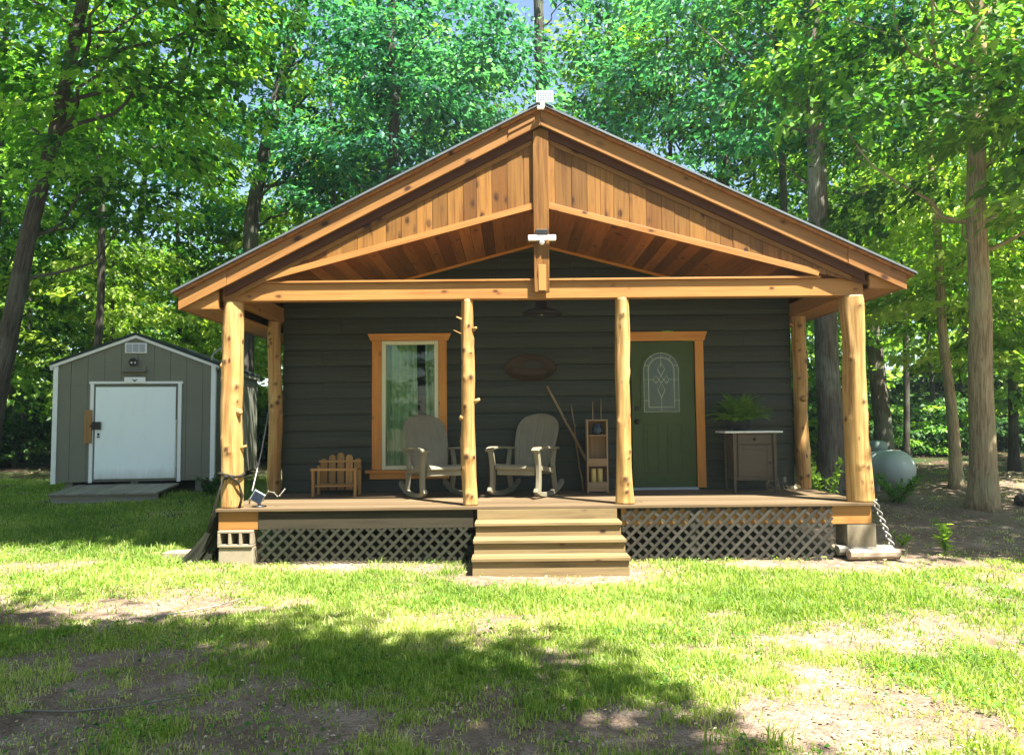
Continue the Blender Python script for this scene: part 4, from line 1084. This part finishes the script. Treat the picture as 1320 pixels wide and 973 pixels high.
def ground_mat():
    m = NT('yard_soil', .95, .1); o = m.coord(); g = m.attr('tone').outputs['Fac']
    n1 = m.noise(o, 1.3, 4, .6); n2 = m.noise(o, 9, 5, .7); n3 = m.noise(o, 60, 3, .7); v = m.voro(o, 28)
    c = m.ramp(m.math('ADD', m.math('MULTIPLY', n1, .5), m.math('MULTIPLY', n2, .5)), [(.34, (.13, .09, .062)), (.5, (.235, .17, .125)), (.66, (.38, .295, .235))])
    c = m.mix(m.ramp(n3, [(.36, .7), (.52, 0.0)]), c, (.07, .05, .035))
    c = m.mix(m.ramp(v, [(.05, .55), (.16, 0.0)]), c, (.44, .36, .29))
    gc = m.ramp(n2, [(.3, (.05, .085, .02)), (.7, (.13, .17, .045))])
    f = m.ramp(m.math('ADD', g, m.math('MULTIPLY', m.math('SUBTRACT', n2, .5), .8)), [(.35, 0.0), (.75, .75)])
    c = m.mix(f, c, gc)
    sx = m.n('ShaderNodeSeparateXYZ'); m.l(o, sx.inputs[0])
    wood_f = m.ramp(m.math('ADD', m.math('MULTIPLY', sx.outputs[1], .05), m.math('MULTIPLY', m.math('SUBTRACT', n1, .5), .3)), [(.72, 0.0), (1.0, 1.0)])
    floor = m.mix(m.ramp(n1, [(.42, 0.0), (.6, 1.0)]), m.mix(n2, (.025, .018, .012), (.085, .055, .032)), (.03, .055, .016))
    m.col(m.mix(wood_f, c, floor)); m.bump(m.math('ADD', n2, m.math('MULTIPLY', n3, .6)), .9, .03); return m.m
me = raw_mesh('ground', vs.reshape(-1, 3), q, gm.ravel(), ground_mat())
me.polygons.foreach_set('use_smooth', [True]*len(me.polygons))
go = bpy.data.objects.new('ground', me); C.objects.link(go); tag(go, 'patchy lawn soil and woodland floor', None, None, 'structure')

# grass blades: one mass
rng = np.random.default_rng(5)
def under_cabin(x, y): return (-3.5 < x < 4.25 and 8.74 < y < 17.3) or (-.47 < x < 1.26 and 7.95 < y < 8.8) or (-8.95 < x < -5.85 and 14.4 < y < 18.4) or (-8.5 < x < -6.5 and 13.2 < y < 14.6)
PX, PY, PH, PT = [], [], [], []
tries = 0
while len(PX) < 29000 and tries < 140000:
    tries += 1
    y = 3.2*math.exp(rng.uniform(0, 1.66)); x = rng.uniform(-.84*y-.6, .84*y+.6)
    if under_cabin(x, y): continue
    g = grassiness(x, y)
    if rng.uniform() > max(.05, (g-.25)*1.5)*(1 if y < 9 else .9): continue
    PX.append(x); PY.append(y); PH.append((.020+.036*g)*rng.uniform(.6, 1.5)*(1.9 if rng.uniform() < .04 else 1)); PT.append(min(1, max(0, .54+.38*fb(x, y, .55, 4)-.35*(g-.6)+rng.normal(0, .14))))
PX, PY, PH, PT = map(np.array, (PX, PY, PH, PT))
nb = 13
n = len(PX)*nb
far = np.repeat(np.clip(PY/6, .8, 2.2), nb)
bx = np.repeat(PX, nb)+rng.normal(0, .045, n)*far; by = np.repeat(PY, nb)+rng.normal(0, .045, n)*far
keep = ~(((bx > -3.46) & (bx < 4.2) & (by > 8.80)) & (by < 17.3)) & ~((bx > -.5) & (bx < 1.28) & (by > 7.95) & (by < 8.8))
bh_ = np.repeat(PH, nb)*rng.uniform(.5, 1.35, n); bt = np.clip(np.repeat(PT, nb)+rng.normal(0, .16, n), 0, 1)
bz = np.array([gz(a, b) for a, b in zip(bx, by)])-.02
a = rng.uniform(0, 2*PI, n); lean = np.abs(rng.normal(0, .55, n))+.1; w = .0035*np.clip(far, .9, 2.0)*rng.uniform(.7, 1.4, n)
la = rng.uniform(0, 2*PI, n)
base = np.stack([bx, by, bz], 1); sd = np.stack([np.cos(a), np.sin(a), a*0], 1)*w[:, None]; ld = np.stack([np.cos(la), np.sin(la), a*0], 1)*(lean*bh_)[:, None]
zz = np.stack([a*0, a*0, bh_], 1)
gvs = np.stack([base-sd, base+sd, base+ld*.35+zz*.62+sd*.75, base+ld*.35+zz*.62-sd*.75, base+ld+zz*(1-.25*np.minimum(1, lean))[:, None]], 1)[keep].reshape(-1, 3)
kn_ = int(keep.sum()); i5 = np.arange(kn_)*5
tri = np.concatenate([np.stack([i5, i5+1, i5+2], 1), np.stack([i5, i5+2, i5+3], 1), np.stack([i5+3, i5+2, i5+4], 1)])
me = raw_mesh('grass', gvs, tri, np.repeat(bt[keep], 5), M['grass'])
o = bpy.data.objects.new('grass', me); C.objects.link(o); tag(o, 'patchy short green lawn grass in front of the cabin', 'grass', None, 'stuff')

# dry leaves and chips on the soil: one mass
n = 17000
ly = 3.2*np.exp(rng.uniform(0, 2.0, n)); lx = rng.uniform(-.85, .85, n)*ly
kp = np.array([not under_cabin(x, y) and rng.uniform() < (.25+.75*(1-grassiness(x, y))) for x, y in zip(lx, ly)])
lx, ly = lx[kp], ly[kp]; n = len(lx)
P = np.stack([lx, ly, np.array([gz(x, y) for x, y in zip(lx, ly)])+.006], 1)
N = np.array((0, 0, 1.))+rng.normal(0, .28, (n, 3)); D = rng.normal(0, 1, (n, 3))*np.array((1, 1, .15)); L = rng.uniform(.008, .045, n)*np.clip(ly/7, .8, 2.2)
me = leaf_mesh('leaf_litter', P, D, N, L, L*rng.uniform(.25, .7, n), rng.uniform(0, 1, n), M['litter'])
o = bpy.data.objects.new('leaf_litter', me); C.objects.link(o); tag(o, 'dry leaves and bark chips scattered on bare soil', 'leaf litter', None, 'stuff')

n = 26000
ly = 3.2*np.exp(rng.uniform(0, 1.5, n)); lx = rng.uniform(-.75, .75, n)*ly
kp = np.array([not under_cabin(x, y) and noise.noise((x*1.1, y*1.1, 33))+.5*noise.noise((x*4, y*4, 3)) > .08 and rng.uniform() < grassiness(x, y)+.15 for x, y in zip(lx, ly)])
lx, ly = lx[kp], ly[kp]; n = len(lx)
P = np.stack([lx, ly, np.array([gz(x, y) for x, y in zip(lx, ly)])+rng.uniform(.01, .045, n)], 1)
N = np.array((0, 0, 1.))+rng.normal(0, .35, (n, 3)); D = rng.normal(0, 1, (n, 3))*np.array((1, 1, .2)); Lc = rng.uniform(.016, .038, n)
me = leaf_mesh('clover', P, D, N, Lc, Lc*.85, np.clip(rng.normal(.5, .25, n), 0, 1), M['leaf'])
o = bpy.data.objects.new('clover', me); C.objects.link(o); tag(o, 'low clover and small weeds mixed through the lawn', 'clover', None, 'stuff')

def gpt(x, y, dz=0): return (x, y, gz(x, y)+dz)
# fallen sticks
def fallen(label, pts, r):
    o = V(gpt(*pts[0])); mb = MB(o); P = [V(gpt(x, y, r*.7)) for x, y in pts]
    mb.tube(P, [r*(1-.5*i/(len(P)-1)) for i in range(len(P))], 7)
    q = P[len(P)//2]; mb.tube([q, q+V((.12, .10, .03)), q+V((.2, .22, .01))], [r*.6, r*.45, r*.2], 5)
    tag(mb.build('fallen_branch', M['old'], None, True, loc=o), label, 'branch')
fallen('long thin grey fallen branch on the shaded soil in front', [(-2.82, 4.35), (-2.5, 4.33), (-2.2, 4.42), (-1.95, 4.55), (-1.82, 4.58)], .007)
fallen('short grey fallen branch lying on the sunny bare patch', [(-3.0, 6.4), (-2.8, 6.55), (-2.62, 6.75), (-2.5, 7.0)], .008)
# small weeds and bushes
def weed(name, label, x, y, h, n, leaf, mat, w=.5, cat='plant', tone=None, group=None):
    t = thing(name, label, cat, gpt(x, y, -.01), 0, group); f = Fol(int(abs(x*91+y*37))); st = MB()
    for i in range(n):
        a = f.r.uniform(0, 2*PI); d = np.array((math.cos(a)*w, math.sin(a)*w, 1)); l = h*f.r.uniform(.6, 1.05)
        k = max(8, int(22*l/leaf*.25)); d = d/np.linalg.norm(d); st.tube([(0, 0, 0), tuple(d*l*.9)], [.006, .002], 5, cap=False)
        tt = f.r.uniform(.15, 1, k); f.P.append(d*(l*tt)[:, None]); f.D.append(f.r.normal(0, 1, (k, 3))+d*.8); f.N.append(np.array((0, 0, 1.))+f.r.normal(0, .5, (k, 3)))
        f.L.append(leaf*f.r.uniform(.5, 1.2, k)); f.T.append(np.clip((.5 if tone is None else tone)+f.r.normal(0, .2, k), 0, 1))
    o = bpy.data.objects.new('foliage', f.mesh('foliage', M[mat], .4)); C.objects.link(o); o.parent = t
    st.build('stem', M['fern'], t); return t
weed('weed', 'tall bright weed on the sunny dirt right of the cabin', 5.15, 9.0, .38, 7, .11, 'leafbright', .3)
weed('small_bush', 'low green bush in front of the propane tank', 6.35, 12.4, .55, 26, .10, 'leaf', .8, 'bush')
weed('weed', 'pale leafy weed behind the rear right post', 4.75, 11.4, 1.0, 9, .12, 'leafbright', .35)
weed('weed', 'low weed beside the white edge of the right deck', 4.95, 9.6, .2, 8, .07, 'leafbright', .8)
for k, (x, y, lb) in enumerate(((-5.6, 13.9, 'dark weed clump by the right front corner of the shed'), (-3.9, 10.4, 'low weed clump left of the rear left post'), (9.6, 13.2, 'green seedling bush right of the biggest right tree'))):
    weed('weed', lb, x, y, .4, 14, .10, 'leafdark' if k == 0 else 'leaf', .6)
# stump log beside the big right tree
o = V(gpt(8.25, 12.1)); mb = MB(o); mb.tube([o+V((-.12+.05*i, .04*i-.05, .07+.01*math.sin(i))) for i in range(9)], [.09, .10, .11, .10, .11, .10, .09, .10, .08], 11)
tag(mb.build('short_log', M['barkdark'], None, True, loc=o), 'short dark log at the foot of the biggest right tree', 'log')
# flat stones at the left pier
o = V(gpt(-4.05, 9.25)); mb = MB(o); mb.prism([o+V(p) for p in ((-.22, -.10, .07), (.2, -.13, .075), (.26, .08, .08), (.05, .14, .075), (-.2, .1, .07))], (0, 0, -.11))
tag(mb.build('flat_stone', M['cmu'], None, False, .012, o), 'flat pale stone on the ground left of the tarp bundle', 'stone')

# ------------------------------------------------------------------ trees
def L(x, y, z): return (x, y, z)
G1 = 'broadleaf trees close around the cabin'
def tr(label, x, y, top, r0, r1, cr, bk, lf, seed, mid=None, flare=.5, group=G1, name='tree', lmin=1.2):
    """top and crown centre in world coordinates"""
    o = gpt(x, y, -.06); lc = lambda p: (p[0]-o[0], p[1]-o[1], p[2]-o[2])
    pts = [(0, 0, 0)]+([lc(p) for p in mid] if mid else [])+[lc(top)]
    c = dict(cr, c=lc(cr['c'])) if cr else None
    return tree(name, label, o, pts, r0, r1, c, bk, lf, group, seed, flare, lmin=lmin)
def cr(c, rad, ns, nl=120, leaf=.15, **k): return dict(c=c, rad=rad, nspray=ns, nleaf=nl, leaf=leaf, **k)
tr('biggest pale trunked tree right of the propane tank', 7.44, 11.9, (8.5, 12.3, 14), .205, .09, cr((7.7, 12.0, 8.3), (4.2, 3.4, 4.9), 165, 105, .16, hollow=.3), 'barklight', 'leaf', 21, [(7.52, 11.9, 3), (7.74, 12.0, 7)], .28)
tr('dark leaning tree at the left edge beyond the shed', -9.25, 13.0, (-7.2, 13.2, 12.5), .19, .08, cr((-7.3, 13.6, 9.0), (4.2, 3.0, 4.3), 150, 110, .16), 'barkdark', 'leaf', 22, [(-8.85, 13, 3.2), (-8.1, 13, 7)])
tr('grey trunked tree between the right porch posts', 5.66, 13.3, (5.8, 13.6, 14), .23, .10, cr((5.0, 14.2, 9.6), (3.6, 3.0, 3.8), 85, 110, .15), 'bark', 'leafcool', 23, [(5.64, 13.3, 4), (5.62, 13.4, 8)])
tr('slim grey tree behind the propane tank', 8.95, 18.0, (8.5, 18.2, 14), .22, .09, cr((8.6, 18.6, 9.5), (4.0, 3.2, 4.6), 130, 110, .17), 'bark', 'leaf', 24, [(8.75, 18, 5)])
tr('thin tree just behind the biggest right tree', 8.35, 14.1, (8.2, 14.4, 9), .11, .04, cr((8.5, 14.6, 5.3), (2.5, 1.8, 2.6), 60, 120, .14), 'barklight', 'leafbright', 25)
tr('thick dark tree rising behind the left roof slope', -6.85, 19.0, (-5.2, 19.5, 15), .27, .10, cr((-5.2, 19.0, 10.3), (4.8, 3.4, 5.2), 105, 105, .18), 'barkdark', 'leafcool', 26, [(-6.8, 19, 5), (-6.5, 19.2, 8.5)])
tr('slender dark tree directly behind the shed', -11.1, 22.0, (-10.9, 22.3, 14), .13, .06, cr((-10.8, 22.4, 9.5), (3.4, 2.6, 4.2), 110, 110, .18), 'barkdark', 'leaf', 27, [(-11.15, 22, 6)])
tr('dark tree above the right roof slope', 6.05, 21.0, (6.2, 21.2, 17), .28, .12, cr((5.0, 21.0, 11.5), (4.6, 3.4, 5.6), 95, 105, .18), 'barkdark', 'leaf', 28, [(6.1, 21, 7)])
tr('tall blue green tree right behind the roof peak', 1.0, 19.5, (.8, 19.8, 15), .26, .1, cr((.5, 19.6, 10.6), (4.6, 3.0, 5.0), 85, 105, .18), 'barkdark', 'leafcool', 29)
tr('blue green tree behind the upper left roof slope', -2.6, 17.5, (-2.9, 17.6, 13), .2, .08, cr((-2.9, 17.6, 9.9), (3.2, 2.4, 4.0), 80, 110, .17), 'barkdark', 'leafcool', 30)
# understory saplings
tr('bright maple sapling reaching over the right eave', 9.6, 15.0, (9.3, 15.0, 6.5), .07, .025, cr((9.2, 15, 4.4), (2.6, 2.0, 2.6), 62, 130, .15, flat=.0, droop=.25), 'bark', 'leafbright', 31, group='saplings', name='sapling')
tr('leafy sapling at the right edge of the yard', 11.2, 16.0, (11.2, 16, 6.5), .07, .025, cr((11.2, 16, 3.8), (2.5, 2.0, 2.6), 60, 120, .15, flat=.0, droop=.25), 'barkdark', 'leaf', 32, group='saplings', name='sapling')
tr('bright sapling glowing between the shed and the left eave', -6.6, 22.0, (-6.6, 22, 7), .07, .025, cr((-6.8, 22, 4.4), (3.0, 2.2, 3.2), 80, 110, .17, flat=.0), 'barkdark', 'leafbright', 33, group='saplings', name='sapling')
tr('bright sapling behind the left slope of the shed roof', -10.8, 20.0, (-10.8, 20, 7), .07, .025, cr((-11, 20, 4.6), (3.0, 2.2, 3.0), 80, 110, .17, flat=.0), 'barkdark', 'leafbright', 34, group='saplings', name='sapling')
tr('bright sapling at the far left edge of the yard', -14.2, 21.0, (-14, 21, 7), .07, .025, cr((-14.2, 21, 4.2), (3.0, 2.2, 3.2), 70, 110, .17, flat=.0), 'barkdark', 'leaf', 35, group='saplings', name='sapling')
tr('sapling behind the right wall of the cabin', 7.2, 19.0, (7.2, 19, 6), .06, .02, cr((7.2, 19, 3.6), (2.4, 2.0, 2.4), 60, 110, .16, flat=.0), 'barkdark', 'leaf', 36, group='saplings', name='sapling')
tr('leafy sapling reaching in front of the biggest right tree', 9.6, 11.2, (8.6, 11.0, 7.5), .06, .02, cr((8.3, 10.9, 5.9), (2.1, 1.2, 2.0), 46, 90, .17, flat=.0, hollow=.1), 'bark', 'leafbright', 37, group='saplings', name='sapling')
tr('tree with pale crown beyond the upper left corner', -13.5, 19.0, (-13.2, 19, 13), .16, .06, cr((-13.2, 19, 9.6), (3.4, 2.6, 5.2), 110, 110, .17), 'barkdark', 'leaf', 38)
# big trees beside and behind the viewpoint that shade the yard
tr('tall tree standing behind the viewpoint', -.6, -3.2, (.2, .0, 13), .3, .1, cr((-.1, -.55, 10.3), (5.2, 3.0, 2.2), 400, 160, .17, hollow=.1), 'bark', 'leaf', 41, [(-.5, -2.6, 5)], group='trees around the viewpoint', lmin=9.3)
tr('tall tree left of the viewpoint leaning over the yard', -8.6, 4.4, (-4.0, 8.6, 13), .28, .1, cr((-3.7, 9.1, 11.4), (3.9, 4.7, 1.8), 560, 170, .18, hollow=.05), 'bark', 'leaf', 42, [(-7.6, 5, 5)], group='trees around the viewpoint', lmin=9.3)
tr('tall tree right of the viewpoint shading the right yard', 10.2, 5.0, (9.8, 6.6, 13), .28, .1, cr((9.9, 7.0, 10.2), (2.9, 2.6, 1.9), 120, 120, .17, hollow=.1), 'bark', 'leaf', 43, [(10.2, 5.3, 5)], group='trees around the viewpoint', lmin=9.3)

sp_ = None; rr = random.Random(77)
for u, y in ((118, 17.5), (232, 24), (420, 22), (505, 25), (585, 22.5), (790, 23), (868, 19), (985, 22.5), (1010, 17), (1165, 21), (1205, 25), (1302, 17), (1338, 20), (30, 23)):
    x = (u-660)/960*y; p = gpt(x, y, -.06); rz = rr.uniform(0, 6)
    if sp_ is None:
        sp_ = tree('slender_tree', 'slender dark bare trunked tree standing in the wood', p, [(0, 0, 0), (.1, .1, 5), (-.15, .2, 10), (.1, 0, 15)], .105, .04, cr((0, 0, 12.5), (2.2, 2.2, 3.0), 60, 90, .18), 'barkdark', 'leaf', 'slender trees in the wood', 71, .3, 9)
    else: dup(sp_, p, rz, None, rr.uniform(.8, 1.25))
# deeper woods: three kinds, repeated
protos = []
for k, (lf, ns, rad, c) in enumerate((('leafbright', 130, (3.6, 3.6, 5.2), (0, 0, 8.5)), ('leaf', 140, (4.0, 4.0, 5.8), (0, 0, 9.0)), ('leafbright', 90, (2.8, 2.8, 3.6), (0, 0, 4.2)))):
    h = c[2]+rad[2]*.8
    protos.append(tree('woodland_tree', 'x', (0, 0, 0), [(0, 0, 0), (.15, .1, h*.5), (0, 0, h)], (.17, .2, .08)[k], .05, cr(c, rad, ns, 110, .21, slen=(1.4, 2.4)), 'barkdark', lf, 'woodland trees behind the clearing', 60+k, .4, 9))
labs = ['bright green woodland tree deep in the wood behind the clearing', 'mid green tall woodland tree deep in the wood behind the clearing', 'low bright understory tree deep in the wood behind the clearing']
spots = []
rr = random.Random(4)
for row, (y, stp) in enumerate(((25, 4.4), (30.5, 5.5), (38, 8))):
    x = -.82*y+rr.uniform(0, 3)
    while x < .82*y:
        spots.append((x+rr.uniform(-1, 1), y+rr.uniform(-1.8, 1.8), (row*2+len(spots)) % 3 if row < 3 else rr.choice((0, 1)))); x += stp*rr.uniform(.75, 1.25)
for x, y, k in ((-17, 10, 1), (-18.5, 14, 0), (-21, 18, 1), (-24, 22, 0), (-20, 6, 2), (-25, 12, 1), (-28, 17, 0), (-31, 23, 1), (16.5, 10, 0), (17.5, 14.5, 1), (20, 18, 2), (22.5, 21.5, 0), (21, 7, 1), (25, 13, 1), (28, 18, 0), (31, 23, 1)): spots.append((x, y, k))
used = set()
for x, y, k in spots:
    s = rr.uniform(.7, 1.0); rz = rr.uniform(0, 2*PI)
    if k in used: dup(protos[k], gpt(x, y, -.05), rz, labs[k], s)
    else:
        used.add(k); p = protos[k]; p.location = gpt(x, y, -.05); p.rotation_euler = (0, 0, rz); p['label'] = labs[k]
rng = np.random.default_rng(19); f = Fol(98)
for i in range(1000):
    x = rng.uniform(-36, 36); z = 22*rng.uniform(0, 1)**1.15; y = -20+rng.uniform(-3, 3)
    a = rng.uniform(0, 2*PI); f.spray((x, y, z+.5), (math.cos(a), math.sin(a), .1), rng.uniform(2.0, 3.2), 80, .42, .35)
o = bpy.data.objects.new('woods_behind', f.mesh('woods_behind', M['leafdark'])); C.objects.link(o)
tag(o, 'wall of leaves across the yard behind the viewpoint', 'woods', None, 'stuff')
# shrubs at the edge of the wood
sh = []
for k, lf in enumerate(('leafdark', 'leaf')):  # darker leaf colour carries the deep shade of the wood
    root = thing('shrub', 'x', 'shrub', (0, 0, 0), 0, 'shrubs at the edge of the wood')
    me, lm = crown(80+k, (0, 0, .75), (1.5, 1.1, .85), 34, 90, .13, M[lf], slen=(.5, 1.0), hollow=.1); o = bpy.data.objects.new('crown', me); C.objects.link(o); o.parent = root
    mb = MB()
    for b, p in lm[:8]: mb.tube([(0, 0, 0), tuple(V(b)*.6), tuple(b)], [.02, .014, .006], 5, cap=False)
    mb.build('stem', M['barkdark'], root); sh.append(root)
ushr = set(); rr = random.Random(9); x = -19
slabs = ['dark low shrub along the shaded edge of the wood', 'mid green shrub along the edge of the wood']
while x < 19:
    y = 21.5+rr.uniform(-1.2, 2.5); k = rr.choice((0, 0, 1)); p = gpt(x, y, -.05); s = rr.uniform(.8, 1.4)
    if not (-9.2 < x < -5.6 and y < 20):
        if k in ushr: dup(sh[k], p, rr.uniform(0, 6), slabs[k], s)
        else: ushr.add(k); sh[k].location = p; sh[k]['label'] = slabs[k]
    x += rr.uniform(1.0, 1.7)
rr = random.Random(31); x = -26
while x < 26:
    y = 28+rr.uniform(-1.5, 2.5); dup(sh[0], gpt(x, y, -.05), rr.uniform(0, 6), 'tall dark shrub deeper in the shaded wood', rr.uniform(1.8, 2.7))['group'] = 'tall shrubs deeper in the wood'
    x += rr.uniform(1.6, 2.6)
# far wood: one mass
rng = np.random.default_rng(9); f = Fol(99)
for i in range(1700):
    x = rng.uniform(-58, 58); z = 14*rng.uniform(0, 1)**1.6; y = 52+rng.uniform(-3, 5)+4*noise.noise((x*.15, z*.2, 0))
    a = rng.uniform(0, 2*PI); f.spray((x, y, z+.6), (math.cos(a), math.sin(a), .1), rng.uniform(2.0, 3.5), 75, .5, .35)
o = bpy.data.objects.new('distant_woods', f.mesh('distant_woods', M['leafbright'])); C.objects.link(o)
tag(o, 'bright sunlit wall of far leaves behind the trees', 'woods', None, 'stuff')

# ------------------------------------------------------------------ haze volume added to imitate a lens flare veil
mb = MB(); mb.box(-66, 66, -32, 66, -1.6, 19.5)
hm = bpy.data.materials.new('haze'); hm.use_nodes = True; ht = hm.node_tree; ht.nodes.clear()
ho = ht.nodes.new('ShaderNodeOutputMaterial'); hv = ht.nodes.new('ShaderNodeVolumePrincipled')
hv.inputs['Color'].default_value = (.75, .92, .95, 1); hv.inputs['Density'].default_value = HAZE; hv.inputs['Anisotropy'].default_value = .2
ht.links.new(hv.outputs[0], ho.inputs['Volume'])
tag(mb.build('haze', hm), 'pale summer haze between the trees', 'haze', None, 'stuff')
